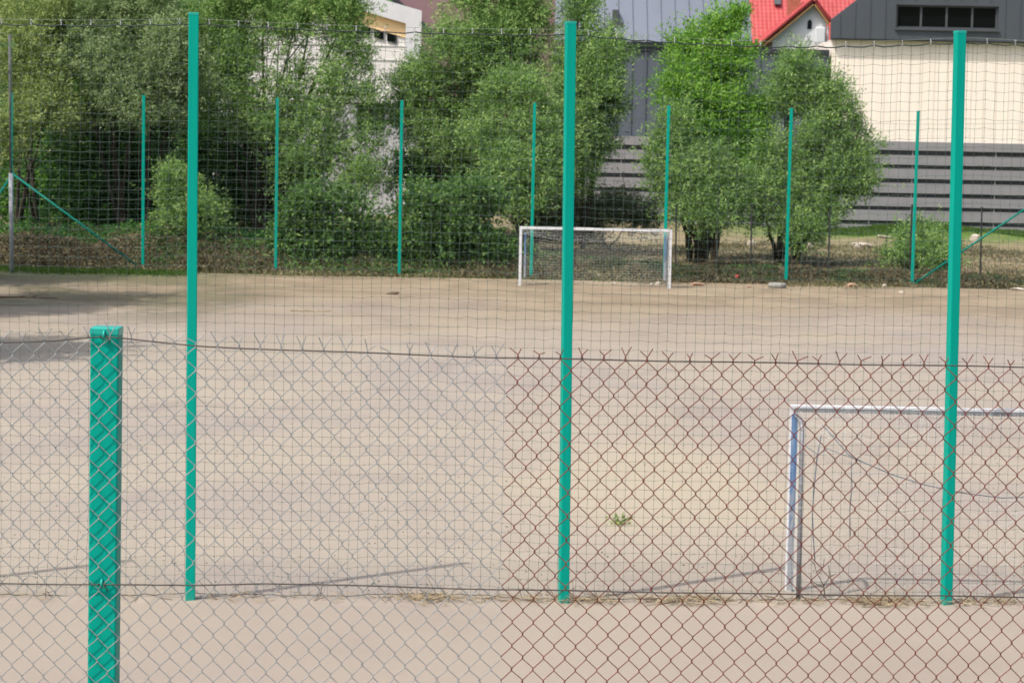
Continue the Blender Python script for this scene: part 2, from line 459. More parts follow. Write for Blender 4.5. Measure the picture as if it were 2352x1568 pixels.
tree('willow_tree', 'large rounded willow rising out of the picture in the middle', 'tree', 98,
     [(1110,20,110,75),(1060,110,110,85),(975,215,95,70),(940,280,70,65),(1030,320,110,90),(1160,110,110,85),(1210,40,60,60),(1130,220,110,80)], [1030, 1080], 'willow', 14, lean=.08, group=TG, dens=9)
tree('willow_tree', 'lower round-headed willow in front of the large middle willow', 'tree', 94.5,
     [(1190,225,80,62),(1215,310,105,80),(1175,390,80,60),(1255,395,80,65),(1130,320,55,60),(1210,450,70,45)], [1200, 1230], 'willow', 15, group=TG, dens=9)
tree('willow_tree', 'narrow-topped willow against the dark cladding right of the middle net post', 'tree', 97,
     [(1328,25,42,75),(1355,125,80,75),(1370,215,68,70),(1335,300,72,75),(1325,390,60,60),(1415,225,25,40),(1300,190,60,80),(1375,320,45,45)], [1310, 1340], 'willow', 16, group=TG, dens=9)
tree('locust_tree', 'bright green feathery tree with a thin raised tip', 'tree', 96,
     [(1610,125,80,62),(1655,75,40,40),(1690,40,18,28),(1578,180,52,50),(1690,165,62,65),(1610,225,105,60),(1640,300,95,55),(1710,365,60,42),(1745,250,42,30),(1580,290,50,45),(1735,330,42,60)], [1615, 1640], 'bright', 17, group=TG, dens=8.5, L=.12, W=.06)
tree('willow_tree', 'dull green willow below the bright feathery tree', 'tree', 93.5,
     [(1542,295,38,65),(1525,385,45,75),(1595,400,80,75),(1620,470,75,50),(1680,440,65,60),(1560,460,50,50)], [1605, 1622, 1585], 'willow', 18, group=TG, dens=8.5, trunk_r=.13)
tree('willow_tree', 'loose willow with ragged right side against the beige wall', 'tree', 95,
     [(1830,155,55,42),(1800,215,65,60),(1880,220,65,70),(1930,275,62,62),(1968,345,48,55),(1880,340,85,75),(1840,440,80,60),(1935,415,62,48),(1830,520,65,50),(1780,380,55,80),(1880,490,50,50),(1965,400,45,50),(1745,470,50,70)], [1790, 1830], 'willow', 19, group=TG, dens=8, clump=.62)
tree('background_tree', 'dense dark tree far back behind the left willows', 'tree', 113,
     [(120,60,190,120),(330,100,180,120),(200,240,200,120),(400,260,120,110),(250,380,220,130),(60,400,160,140),(480,140,110,120)], [200, 350], 'broad', 20, lean=0, group=TG, dens=6, L=.2, W=.09, trunk_r=.2)
tree('broadleaf_shrub', 'large dark broad-leaved shrub with bright upper leaves behind the left brace', 'shrub', 97,
     [(175,320,90,75),(240,275,85,50),(110,410,95,90),(220,430,105,95),(300,370,65,80),(40,470,80,80),(300,480,70,70),(160,510,130,50),(60,545,80,45),(180,555,80,40),(290,550,60,40),(330,440,50,70),(250,490,70,60)], [180, 240], 'broad', 21, lean=0, group=BG, dens=6, L=.15, W=.085, n_leaf=12, clump=.75)
tree('broadleaf_shrub', 'dark shrub filling the space below the fanned branches', 'shrub', 99,
     [(560,345,85,65),(510,420,70,90),(600,440,95,75),(690,400,70,60),(560,510,110,45),(460,340,50,70),(500,545,70,38),(600,550,70,36),(420,540,50,40),(490,470,60,60),(560,410,60,60),(620,500,60,50)], [540, 600], 'broad', 22, lean=0, group=BG, dens=6.5, L=.14, W=.075, n_leaf=13, clump=.6)
tree('willow_shrub', 'small pale olive shrub half hidden by the left tall net post', 'shrub', 91,
     [(405,430,48,42),(440,485,62,52),(400,500,38,42),(480,500,38,42)], [430, 445], 'willow', 23, lean=.1, group=BG, dens=10, trunk_r=.04)
tree('bramble_shrub', 'mixed green bramble between the second and third far posts', 'shrub', 90,
     [(690,500,60,58),(770,480,75,50),(830,535,55,50),(740,560,80,40),(650,560,40,35),(700,590,70,28),(790,595,70,28),(880,595,45,26)], [700, 760], 'ivy', 24, lean=.1, group=BG, dens=7, L=.13, W=.09, n_leaf=12, trunk_r=.04)
tree('ivy_shrub', 'ivy-covered thicket beside the third far post', 'shrub', 90,
     [(945,490,58,58),(1035,475,85,52),(1110,470,58,50),(990,550,85,50),(1085,550,75,50),(900,560,40,45),(960,600,60,25),(1060,600,70,25),(1145,590,50,28)], [960, 1050], 'ivy', 25, lean=.1, group=BG, dens=7.5, L=.13, W=.09, n_leaf=12, trunk_r=.05)
tree('broadleaf_shrub', 'dark shady shrub under the large middle willow', 'shrub', 103,
     [(950,400,70,60),(1040,410,90,70),(1120,430,70,60)], [1000, 1060], 'broad', 28, group=BG, dens=6.5, L=.14, W=.075)
tree('dark_shrub', 'low dark shrub behind the far goal', 'shrub', 100.5,
     [(1245,500,65,40),(1330,495,70,42),(1420,490,70,42),(1480,500,45,38),(1290,540,90,30)], [1300, 1400], 'dull', 26, lean=0, group=BG, dens=7.5, trunk_r=.04)
tree('round_shrub', 'small round shrub among stones by the right far post', 'shrub', 92,
     [(2110,550,48,36),(2150,580,52,34),(2075,590,48,28),(2120,600,75,22)], [2110, 2135], 'willow', 27, lean=.1, group=BG, dens=10, trunk_r=.03)
# trees along the left side of the pitch, just outside the picture: they shade its left edge
for i, (x, y, z, rx, ry, rz) in enumerate([(-14.9, 52.0, 7.4, 3.0, 3.6, 4.0), (-18.0, 66.0, 9.2, 3.7, 6.8, 4.8), (-20.7, 78.0, 8.4, 4.0, 5.5, 5.0)]):
    w = ([(np.array([x, y, z]), (rx*.8, ry*.8, rz*.8)), (np.array([x-.6, y+1, z+rz*.4]), (rx*.7, ry*.7, rz*.55)), (np.array([x+.3, y-1, z-rz*.35]), (rx*.75, ry*.7, rz*.5))], [np.array([x-.5, y, 0.0])])
    tree('roadside_tree', 'tree beside the left edge of the pitch casting shade across it', 'tree', y, None, None, 'willow', 40 + i, dens=(1.25, 1.9, 1.6)[i], L=.22, W=.12, world=w, group='trees beside the pitch', trunk_r=.16)

# dry brush, dead leaves and bramble tangle along the far fence
def brush(name, label, x0, x1, n, seed, hfun, yr, leafm, L, W, cat='brush'):
    rg = np.random.default_rng(seed)
    x = rg.uniform(x0, x1, n); y = rg.uniform(yr[0], yr[1], n)
    prof = np.clip(1 - np.abs(y - (yr[0] + yr[1]) / 2) / ((yr[1] - yr[0]) / 2), 0, 1) ** .6
    hh = hfun(x) * (.55 + .45 * snoise(x, y, seed + 1, 1.6, 3)) * prof
    z = ground_z(x, y) + np.clip(hh, .02, 3) * rg.uniform(0, 1, n) ** .7
    P = np.stack([x, y, z], 1); D = unit(rg.normal(size=(n, 3)) + np.array([0, 0, .3]))
    V, Q = leaves(P, D, L, W, rg)
    T = np.clip(.45 + .3 * snoise(x, z * 2, seed + 2, .9, 3) + rg.normal(size=n) * .2, 0, 1)
    o = mesh_np(name, V, Q, LG[leafm], None, {'tint': T}); tag(o, label, cat, kind='stuff')
    return o
hL = lambda x: np.interp(x, [-20, -13, -11, -8.7, -8, -5, -1, 2, 4, 6, 9, 13, 20], [.9, .9, .85, .75, .32, .26, .32, .58, .5, .5, .45, .5, .62])
brush('dry_brush', 'brown dry bramble and dead leaves heaped along the far fence', -20, 21, 95000, 60, hL, (86.2, 90.4), 'litter', .12, .06)
brush('bramble', 'low green bramble shoots growing through the dry brush', -14, 21, 30000, 63, lambda x: np.interp(x, [-14, -9, -8, -1, 1, 21], [.7, .6, .95, .9, .4, .28]), (87.0, 91), 'ivy', .13, .08, 'bramble')
brush('dark_cover', 'dark low leaves added to darken the ground under the left trees', -20, -6.5, 26000, 68, lambda x: .75 + 0 * x, (89.2, 96), 'broad', .15, .085, 'ground cover')  # dark leaves added over a sunlit gap, standing in for shade there
brush('bramble', 'dull olive bramble tangled along the right part of the far fence', 3, 21, 34000, 64, lambda x: hL(x) * 1.0, (86.6, 90.4), 'dull', .12, .06, 'bramble')
brush('dry_grass', 'tufts of dry grass and weeds on the rough land behind the fence', -2, 22, 26000, 66, lambda x: .22 + 0 * x, (90, 112), 'litter', .2, .03, 'grass')
rg = np.random.default_rng(70)
A = []; B = []
for _ in range(2600):
    x = rg.uniform(-20, 21); y = rg.uniform(87, 90); z = float(ground_z(x, y)) + rg.uniform(0, float(hL(x)) * .8)
    d = unit(rg.normal(size=(1, 3)) * np.array([[1, .6, .6]]))[0] * rg.uniform(.2, .8)
    A.append((x, y, z)); B.append((x + d[0], y + d[1], max(z + d[2], .03)))
V, Q = seg_tubes(A, B, .008, .003, 4)
tag(mesh_np('dry_twigs', V, Q, M['twig']), 'tangle of dry twigs in the brush along the far fence', 'twigs', kind='stuff')
rg = np.random.default_rng(75); n = 26000
x = rg.uniform(-18, 21, n); y = 86.9 - np.abs(rg.normal(size=n)) * 1.1
k = snoise(x, y * .6, 76, .8, 4) + .15 * rg.normal(size=n) > .12 + (86.9 - y) * .16
x, y = x[k], y[k]; P = np.stack([x, y, ground_z(x, y) + rg.uniform(0, .09, len(x))], 1)
V, Q = leaves(P, unit(rg.normal(size=(len(x), 3)) + np.array([0, 0, .3])), .11, .035, rg)
tag(mesh_np('weeds', V, Q, LG['litter'], None, {'tint': np.clip(.62 + .3 * snoise(x, y, 77, .7, 2) + rg.normal(size=len(x)) * .15, 0, 1)}), 'ragged fringe of dead leaves and weeds spreading onto the far edge of the pitch', 'weeds', kind='stuff')
# grass: strip along the far left edge of the pitch and at the foot of the hall
def grass(name, label, n, seed, region, L, W):
    rg = np.random.default_rng(seed); P = region(rg, n)
    D = unit(rg.normal(size=(len(P), 3)) * .35 + np.array([0, 0, 1.0])); P[:, 2] = ground_z(P[:, 0], P[:, 1])
    V, Q = leaves(P, D, L, W, rg); T = np.clip(rg.normal(.4, .25, len(P)), 0, 1)
    tag(mesh_np(name, V, Q, LG['grass'], None, {'tint': T}), label, 'grass', kind='stuff')
def reg1(rg, n):
    x = rg.uniform(-18.5, -11.2, n); y = 85.7 + rg.normal(size=n) * .9 + .3 * np.sin(x * 1.7); return np.stack([x, y, x * 0], 1)
def reg2(rg, n):
    x = rg.uniform(17, 34, n); y = 136.6 - np.abs(rg.normal(size=n)) * 3.5; return np.stack([x, y, x * 0], 1)
def reg3(rg, n):
    x = rg.uniform(-12, 4, n); y = 86.7 + rg.normal(size=n) * .6; return np.stack([x, y, x * 0], 1)
grass('grass', 'strip of short grass along the shaded far left edge of the pitch', 9000, 71, reg1, .13, .03)
grass('grass', 'fresh green grass at the foot of the striped hall wall', 16000, 72, reg2, .3, .05)
grass('grass', 'sparse grass fringe where the pitch meets the brush', 1800, 73, reg3, .12, .03)

# ------------------------------------------------------------------ buildings
def seams(mb, x0, x1, y, z0, z1, step, w=.05, d=.06, zfun=None):
    x = x0
    while x < x1:
        mb.box(x, x + w, y - d, y, z0, z1 if zfun is None else min(z1, zfun(x))); x += step
M['board'] = simple('grey_cladding_board', (.25, .242, .258), .7, .3, 0, .06, 1.2, 0, (.3, 1, 1))
M['groove'] = simple('dark_cladding_strip', (.038, .038, .042), .7, .3, 0, .06, 1.0)
t = NT('beige_render'); p = t.pos(); X, Y, Z = t.sep(p)
n = t.noise(t.mapping(p, (9, 1, .25)), 1.0, 5, .6); n2 = t.noise(t.mapping(p, (1, 1, .5)), .8, 4)
w = t.math('PINGPONG', X, .35); lines = t.rng(w, .0, .06)
c = t.mix(t.rng(n, .35, .65), (.82, .735, .65), (.87, .79, .70)); c = t.mix(t.rng(n2, .45, .7, 0, .35), c, (.82, .74, .66))
c = t.mix(lines, (.66, .575, .49), c); t.color(c).set(.85, .2); M['beige'] = t.m
M['anthra'] = simple('anthracite_seam_metal', (.066, .078, .093), .45, .5, .1, .08, .9, 0, (1, 1, .2))
M['darkclad'] = simple('blue_grey_cladding', (.095, .112, .145), .5, .5, .1, .10, .9, 0, (1, 1, .2))
M['roofmetal'] = simple('light_grey_metal_roof', (.135, .160, .208), .4, .5, .2, .06, .7, 0, (1, 1, .2))
M['flash'] = simple('dark_flashing', (.03, .035, .045), .5, .4, .1, .1, 1)
M['frame'] = simple('window_frame_grey', (.065, .072, .082), .4, .5, 0, .05, 2)
t = NT('window_glass'); t.color((.004, .006, .0065)).set(.05, .12); M['glass'] = t.m

HY0 = 138.0
gz = lambda x, y: float(ground_z(x, y))
xL, xJ, xR = at(1270, 320, HY0)[0], at(1905, 320, HY0)[0], at(2560, 320, HY0)[0]
zB = at(2100, 326, HY0)[2]          # top of the striped base
zA = at(2100, 95, HY0)[2]           # top of the beige wall
hall = empty('sports_hall', ((xL + xR) / 2, HY0, .0), 'modern sports hall with striped grey base, beige wall and metal-clad upper storey', 'building')
part(MB().box(xL, xR, HY0 + .11, HY0 + 14, -.3, zB), 'base_wall', M['groove'], hall)
mb = MB(); zt = zB
tops = [(zB - .0, at(2100, 346, HY0)[2])]
for a, b in ((357, 379), (388, 411), (421, 444), (454, 475), (484, 508), (518, 545)):
    tops.append((at(2100, a, HY0)[2], at(2100, b, HY0)[2]))
for z1, z0 in tops: mb.box(xL + .02, xR - .02, HY0, HY0 + .108, max(z0, -.2), z1 - (.003 if z1 == zB else 0))
x = xL + 1.5
while x < xR:   # joint covers across the dark strips
    for k in range(len(tops) - 1): mb.box(x, x + .05, HY0 + .06, HY0 + .108, tops[k + 1][0], tops[k][1])
    x += 2.35
part(mb, 'cladding_boards', M['board'], hall)
part(MB().box(xJ, xR, HY0 + .15, HY0 + 13.9, zB + .003, zA), 'beige_wall', M['beige'], hall)
# anthracite upper storey with a sloping gable edge
zC = at(1900, 45, HY0)[2]; xs_ = at(1972, 0, HY0)
slope = (xs_[2] - zC) / (xs_[0] - xJ)
zr = lambda x: zC + slope * (x - xJ)
up = MB().prism([(xJ - .12, zA + .06), (xR, zA + .06), (xR, zA + 9), (xJ + (zA + 9 - zC) / slope, zA + 9), (xJ - .12, zC)], HY0 + .05, HY0 + 13.8)
wx0, wx1 = at(2056, 40, HY0)[0], at(2291, 40, HY0)[0]; wz0, wz1 = at(2170, 67, HY0)[2], at(2170, 14, HY0)[2]
# front skin with the window opening left out
up.v = [(a + (1.8 if (b > HY0 + 5 and a < xR - 1) else 0), b, c) for a, b, c in up.v]
part(up, 'upper_wall', M['flash'], hall)
sk = MB(); y0, y1 = HY0 - .32, HY0 + .048
sk.prism([(xJ - .12, zA + .06), (wx0, zA + .06), (wx0, zr(wx0)), (xJ - .12, zC)], y0, y1)
sk.box(wx0 + .001, wx1 - .001, y0, y1, zA + .06, wz0); sk.prism([(wx0 + .001, wz1), (wx1 - .001, wz1), (wx1 - .001, zA + 9), (wx0 + .001, zA + 9)], y0, y1)
sk.box(wx1, xR, y0, y1, zA + .06, zA + 9)
x = xJ + .35
while x < xR - .1:
    zt = min(zr(x), zA + 8.9)
    if wx0 - .1 < x < wx1 + .05: 
        sk.box(x, x + .035, y0 - .035, y0 + .001, zA + .065, wz0 - .25); sk.box(x, x + .035, y0 - .035, y0 + .001, wz1 + .25, zt)
    else: sk.box(x, x + .035, y0 - .035, y0 + .001, zA + .065, zt)
    x += .84
part(sk, 'metal_cladding', M['anthra'], hall)
part(MB().box(xJ - .05, xR, HY0 - .30, HY0 + .14, zA + .004, zA + .055), 'drip_edge', M['flash'], hall)
win = empty('window', (0, 0, 0)); win.parent = hall
yf = HY0 - .12
fr = MB(); f = .09
fr.box(wx0 + .004, wx1 - .004, yf, yf + .12, wz0 + .004, wz0 + f); fr.box(wx0 + .004, wx1 - .004, yf, yf + .12, wz1 - f, wz1 - .004)
n4 = [wx0 + (wx1 - wx0) * k / 4 for k in range(5)]
for k in range(5):
    a = min(max(n4[k] - .06, wx0 + .004), wx1 - .124); fr.box(a, a + .12, yf + .002, yf + .118, wz0 + f, wz1 - f)
part(fr, 'frame', M['frame'], win)
for k in range(4): part(MB().box(n4[k] + .07, n4[k + 1] - .07, yf + .06, yf + .07, wz0 + f + .002, wz1 - f - .002), 'pane', M['glass'], win)
part(MB().box(wx0 - .05, wx1 + .05, HY0 - .46, HY0 - .324, wz0 - .12, wz0 - .01), 'sill', M['frame'], win)
# blue-grey clad middle volume and its light sloping roof
zD = at(1480, 96, HY0)[2]; zD2 = at(1800, 112, HY0)[2]; xQ = at(1728, 90, HY0)[0]
part(MB().box(xL + .1, xJ - .13, HY0 + .25, HY0 + 13.5, zB + .003, zD2 - .05), 'side_wall', M['darkclad'], hall)
mb = MB(); x = xL + .3
while x < xJ - .2: mb.box(x, x + .09, HY0 + .17, HY0 + .252, zB + .005, zD2 - .3); x += .80
part(mb, 'wall_ribs', M['darkclad'], hall)
part(MB().box(xL + .05, xJ - .135, HY0 + .10, HY0 + .4, zD2 - .28, zD2 - .02), 'parapet_trim', M['flash'], hall)
part(MB().box(xL + .05, xQ, HY0 - .05, HY0 + .5, zD2 + .06, zD2 + .22), 'eave_trim', M['flash'], hall)
za, zb_ = zD2 + .225, zD2 + 9.5
part(MB().slab((xL, HY0 - .1, za), (xQ, HY0 - .1, za), (xQ - .25, HY0 + 7, zb_), (xL, HY0 + 7, zb_), .2), 'metal_roof', M['roofmetal'], hall)
mb = MB(); x = xL + .35; k = 0
while x < xQ:
    p0 = Vector((x, HY0 - .1, za)); p1 = Vector((x - .1, HY0 + 7, zb_))
    mb.slab(p0 + Vector((0, -.075, .055)), p0 + Vector((.045, -.075, .055)), p1 + Vector((.045, -.075, .055)), p1 + Vector((0, -.075, .055)), .1); x += .80
part(mb, 'roof_seams', M['roofmetal'], hall)
vp = at(1415, 42, HY0); rp = Vector((vp[0], HY0 - .1 + 7.1 * (vp[2] - za) / (zb_ - za), vp[2]))
vent = MB().box(rp.x - .19, rp.x + .19, rp.y - .42, rp.y + .2, rp.z - .5, rp.z + .5)
v_ = part(vent, 'roof_hatch', M['frame'], hall, bevel=.03)
part(MB().box(rp.x + .195, rp.x + .48, rp.y - .40, rp.y - .1, rp.z - .42, rp.z - .24).tube([(rp.x + .3, rp.y - .3, rp.z - .58), (rp.x + .3, rp.y - .3, rp.z - .4)], .08), 'hatch_lamp', M['frame'], hall)

# red-roofed house behind
t = NT('red_roof_tiles'); p = t.pos(); X, Y, Z = t.sep(p)
tx = t.math('PINGPONG', X, .15); row = t.math('FRACT', t.math('MULTIPLY', Z, 3.6))
n = t.noise(p, 1.2, 5); n2 = t.noise(p, 5, 3)
c = t.mix(t.rng(n, .3, .7), (.38, .050, .052), (.46, .075, .078)); c = t.mix(t.rng(n2, .6, .8, 0, .4), c, (.33, .06, .06))
c = t.mix(t.rng(row, .32, .0, 0, .8), c, (.20, .03, .03)); c = t.mix(t.rng(tx, .03, .0, 0, .3), c, (.25, .04, .04))
t.color(c).set(.55, .4); hgt = t.math('ADD', t.math('SINE', t.math('MULTIPLY', X, 21)), row); t.bump(hgt, .22, .04); M['tile'] = t.m
M['whitewall'] = simple('white_house_wall', (.60, .62, .65), .85, .2, 0, .05, 1)
M['eavewood'] = simple('eave_wood', (.30, .17, .07), .7, .3, 0, .2, 4)
M['chimney'] = simple('chimney_brick', (.36, .13, .09), .9, .2, 0, .2, 4)
M['black'] = simple('dark_opening', (.008, .008, .01), .5, .3)
KY = 168.0
hp = lambda x, y, d=0: at(x, y, KY + d)
house = empty('house', (hp(1830, 60)[0], KY, 0), 'white house with a bright red tiled roof and small arched window', 'building')
ap, el, er = hp(1870, 3), hp(1745, 106), hp(1903, 48)
wl, wr = hp(1775, 110)[0], hp(1899, 90)[0]
# gable wall and body
sl = (ap[2] - el[2]) / (ap[0] - el[0]); sr_ = (ap[2] - er[2]) / (er[0] - ap[0])
gable = MB().prism([(wl, 0), (wr, 0), (wr, ap[2] - sr_ * (wr - ap[0]) - .25), (ap[0], ap[2] - .25), (wl, max(.1, ap[2] - sl * (ap[0] - wl) - .25))], KY + .4, KY + 9)
part(gable, 'wall', M['whitewall'], house)
rfr = MB()
lo = Vector((ap[0] - (ap[2] - 8.5) / sl, KY - .1, 8.5))
rfr.slab((lo.x, KY - .1, 8.5), (ap[0], KY - .1, ap[2]), (ap[0], KY + 9.5, ap[2]), (lo.x, KY + 9.5, 8.5), -.22)
rx_ = er[0] + .1; rz_ = ap[2] - sr_ * (rx_ - ap[0])
rfr.slab((ap[0], KY - .1, ap[2]), (rx_, KY - .1, rz_), (rx_, KY + 9.5, rz_), (ap[0], KY + 9.5, ap[2]), -.22)
gr_ = part(rfr, 'gable_roof', M['tile'], house)
bg_ = MB()
bg_.slab((lo.x, KY - .12, 8.5 - .10), (ap[0], KY - .12, ap[2] - .10), (ap[0], KY + .3, ap[2] - .10), (lo.x, KY + .3, 8.4), .12)
bg_.slab((ap[0], KY - .12, ap[2] - .10), (rx_, KY - .12, rz_ - .10), (rx_, KY + .3, rz_ - .10), (ap[0], KY + .3, ap[2] - .10), .12)
part(bg_, 'bargeboard', M['eavewood'], house)
wv = MB().tube([(lo.x + .1, KY - .14, 8.72), (ap[0], KY - .14, ap[2] + .26), (rx_ + .02, KY - .14, rz_ + .24)], .10, 6); part(wv, 'verge_tiles', M['tile'], house)
# main roof rising behind the gable
m0 = hp(1690, 112, 3); m1 = hp(2010, 40, 3)
part(MB().slab((m0[0], KY + 2.2, 7.2), (m1[0] + 2, KY + 2.2, 7.2), (m1[0] + 2, KY + 9.5, 7.2 + 9.5), (m0[0], KY + 9.5, 7.2 + 9.5), .25), 'main_roof', M['tile'], house)
part(MB().box(m0[0] + .5, m1[0] + 1.5, KY + 9.2, KY + 16, 0, 14), 'rear_wall', M['whitewall'], house)
cx, cz = hp(1826, 10, 4)[0], hp(1826, 22, 4)[2]
part(MB().box(cx - .42, cx + .42, KY + 4.2, KY + 5.2, cz - 1.2, cz + 2.0), 'chimney', M['chimney'], house)
sx = hp(1796, 2, 5); yy = KY + 2.2 + (sx[2] - 7.2) * 7.3 / 9.5
part(MB().slab((sx[0] - .24, yy - .45, sx[2] - .1), (sx[0] + .24, yy - .45, sx[2] - .1), (sx[0] + .24, yy + .45, sx[2] + 1.0), (sx[0] - .24, yy + .45, sx[2] + 1.0), .12), 'skylight', M['frame'], house)
ax, az = hp(1861, 60)[0], hp(1861, 67)[2]
arch = [(ax - .15, az), (ax + .15, az), (ax + .15, az + .42)] + [(ax + .15 * math.cos(a), az + .42 + .22 * math.sin(a)) for a in (R(30), R(60), R(90), R(120), R(150))] + [(ax - .15, az + .42)]
part(MB().prism(arch, KY + .36, KY + .41), 'arched_window', M['black'], house)
ac = hp(1884, 82)
b = MB().box(ac[0] - .33, ac[0] + .33, KY - .1, KY + .395, ac[2] - .55, ac[2] + .55); part(b, 'wall_unit', M['whitewall'], house, bevel=.06)
part(MB().tube([(wr + .09, KY + .3, 3), (wr + .09, KY + .3, rz_ - .25)], .07, 8), 'downpipe', M['whitewall'], house)

# white building with the sloping frame behind the left trees
WY = 126.0
wp = lambda x, y: at(x, y, WY)
M['whitepl'] = simple('white_plaster', (.70, .685, .66), .85, .2, 0, .06, .7)
M['conc'] = simple('pale_concrete', (.42, .42, .44), .85, .2, 0, .08, .9, .1)
M['paleconc'] = simple('pale_frame_concrete', (.60, .61, .63), .85, .2, 0, .08, .9, .1)
M['orange'] = simple('orange_panel', (.92, .64, .34), .7, .3, 0, .05, 1)
M['paleblue'] = simple('pale_green_panel', (.50, .60, .56), .6, .3, 0, .05, 1)
wb = empty('white_building', (wp(760, 200)[0], WY, 0), 'white building with a sloping concrete frame, orange band and narrow windows', 'building')
xw0, xw1 = wp(430, 200)[0], wp(931, 100)[0]
pz = lambda x, y: (wp(x, y)[0], wp(x, y)[2])
a0, a1 = pz(560, -54), pz(931, 54)
sl_ = (a1[1] - a0[1]) / (a1[0] - a0[0])
top = lambda x: a1[1] + sl_ * (x - a1[0])
zm = wp(840, 236)[2]
# upper white wall (sloping top), with windows strip
part(MB().prism([(xw0, zm), (xw1, zm), (xw1, top(xw1) - .72), (xw0, top(xw0) - .72)], WY + .5, WY + 10), 'upper_wall', M['whitepl'], wb)
part(MB().prism([(xw0, top(xw0) - .719), (xw1, top(xw1) - .719), (xw1, top(xw1) + .1), (xw0, top(xw0) + .1)], WY + .42, WY + 9), 'orange_band', M['orange'], wb)
part(MB().prism([(xw0, top(xw0) + .001), (wp(968, 50)[0], top(wp(968, 50)[0]) + .001), (wp(968, 50)[0], wp(968, 25)[2]), (xw0, wp(968, 25)[2] + sl_ * (xw0 - wp(968, 50)[0]) )], WY + .12, WY + .4), 'sloping_frame', M['paleconc'], wb)
part(MB().prism([(xw1 + .002, 0), (wp(968, 50)[0], 0), (wp(968, 50)[0], top(wp(968, 50)[0])), (xw1 + .002, top(xw1))], WY + .12, WY + .4), 'frame_column', M['paleconc'], wb)
for (x0, x1, y0) in ((858, 880, 74), (888, 910, 83), (828, 850, 65), (798, 820, 56)):
    p0, p1 = pz(x0, y0), pz(x1, y0); d = sl_ * (p1[0] - p0[0])
    part(MB().prism([(p0[0], p0[1] - .24), (p1[0], p0[1] - .24 + d), (p1[0], p0[1] + .16 + d), (p0[0], p0[1] + .16)], WY + .40, WY + .52), 'window', M['glass'], wb)
for y in (104, 137):
    z = wp(900, y)[2]; part(MB().box(xw0 + .1, xw1 - .05, WY + .46, WY + .5, z - .05, z), 'wall_ledge', M['whitepl'], wb)
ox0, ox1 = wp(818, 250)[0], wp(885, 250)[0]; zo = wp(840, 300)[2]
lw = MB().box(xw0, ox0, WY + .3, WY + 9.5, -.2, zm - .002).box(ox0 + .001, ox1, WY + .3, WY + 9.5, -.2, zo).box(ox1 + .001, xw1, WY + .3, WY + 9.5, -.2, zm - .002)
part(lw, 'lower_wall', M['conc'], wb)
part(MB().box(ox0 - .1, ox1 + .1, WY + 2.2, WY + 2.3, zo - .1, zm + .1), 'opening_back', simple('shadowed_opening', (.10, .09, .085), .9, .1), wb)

# purple-brown hall far behind it
M['purple'] = simple('purple_brown_sheet', (.24, .15, .165), .7, .3, 0, .05, .6)
M['greenroof'] = simple('green_roof_sheet', (.10, .22, .07), .6, .3, 0, .1, .6)
BY = 175.0
bp = lambda x, y: (at(x, y, BY)[0], at(x, y, BY)[2])
barn = empty('barn', (bp(1050, 0)[0], BY, 0), 'purple-brown sheet-clad hall with a green roof behind the white building', 'building')
g0, g1 = bp(895, -14), bp(940, 26)
e1 = (g1[0] + (g1[0] - g0[0]) * 1.5, g1[1] + (g1[1] - g0[1]) * 1.5)
part(MB().box(bp(905, 0)[0], bp(1330, 0)[0], BY, BY + 12, 0, 18), 'wall', M['purple'], barn)
part(MB().slab((g0[0] - .3, BY - .4, g0[1] - .12), (e1[0] - .3, BY - .4, e1[1] - .12), (e1[0], BY - .4, e1[1] + .12), (g0[0], BY - .4, g0[1] + .12), .3), 'verge', M['flash'], barn)
q0, q1 = bp(820, -60), bp(950, 38)
part(MB().prism([(q0[0], q1[1]), (q1[0] - .3, q1[1]), (g0[0] - .35, g0[1] - .1), (g0[0] - 2, g0[1] + 1.4), (q0[0], g0[1] + 1.4)], BY - .5, BY - .02), 'green_roof', M['greenroof'], barn)

# ------------------------------------------------------------------ posts
def make_post(label, h, w=.105, group=None):
    root = empty('fence_post', (0, 0, 0), label, 'post', group)
    MB().box(-w/2, w/2, -w/2, w/2, -.25, h - .003).build('shaft', M['green'], root, bevel=.010)
    cp_ = MB().box(-w/2 - .002, w/2 + .002, -w/2 - .002, w/2 + .002, h - .022, h + .004).build('cap', M['green_cap'], root, bevel=.004)
    return root
def set_post(o, base, top, rz):
    d = Vector(top) - Vector(base); q = Vector((0, 0, 1)).rotation_difference(d.normalized())
    o.rotation_mode = 'QUATERNION'; from mathutils import Quaternion
    o.rotation_quaternion = q @ Quaternion((0, 0, 1), rz); o.location = base
netY = lambda x: 26.03 + .074 * (x - .545)
NG = 'tall green posts carrying the near net'
near = []
spec = [(437, 1386, 445, 30, 'tall green net post left of the middle, nearest the short wire fence post'),
        (1294, 1396, 1310.5, 55, 'tall green net post in the middle, crossing the far goal'),
        (2173, 1397, 2205, 73, 'tall green net post on the right, crossing the near goal')]
proto = None; HN = 6.23
for i, (bx, by, tx, ty, lb) in enumerate(spec):
    g = gnd(bx, by); yb = netY(g[0]); b = at(bx, by, yb); b[2] = 0.0; tp = at(tx, ty, yb)
    if proto is None: proto = make_post(lb, HN, group=NG); o = proto
    else: o = copy_tree(proto); o['label'] = lb
    set_post(o, b, tp, (R(7), R(13), R(15))[i]); near.append((b, tp))
for xo, lb in ((-7.35, 'tall green net post outside the left edge of the view'), (8.85, 'tall green net post outside the right edge of the view')):
    o = copy_tree(proto); o['label'] = lb; set_post(o, (xo, netY(xo), 0), (xo + .03, netY(xo), HN), R(8))
    near.append((np.array([xo, netY(xo), 0]), np.array([xo + .03, netY(xo), HN])))
near.sort(key=lambda q: q[0][0])

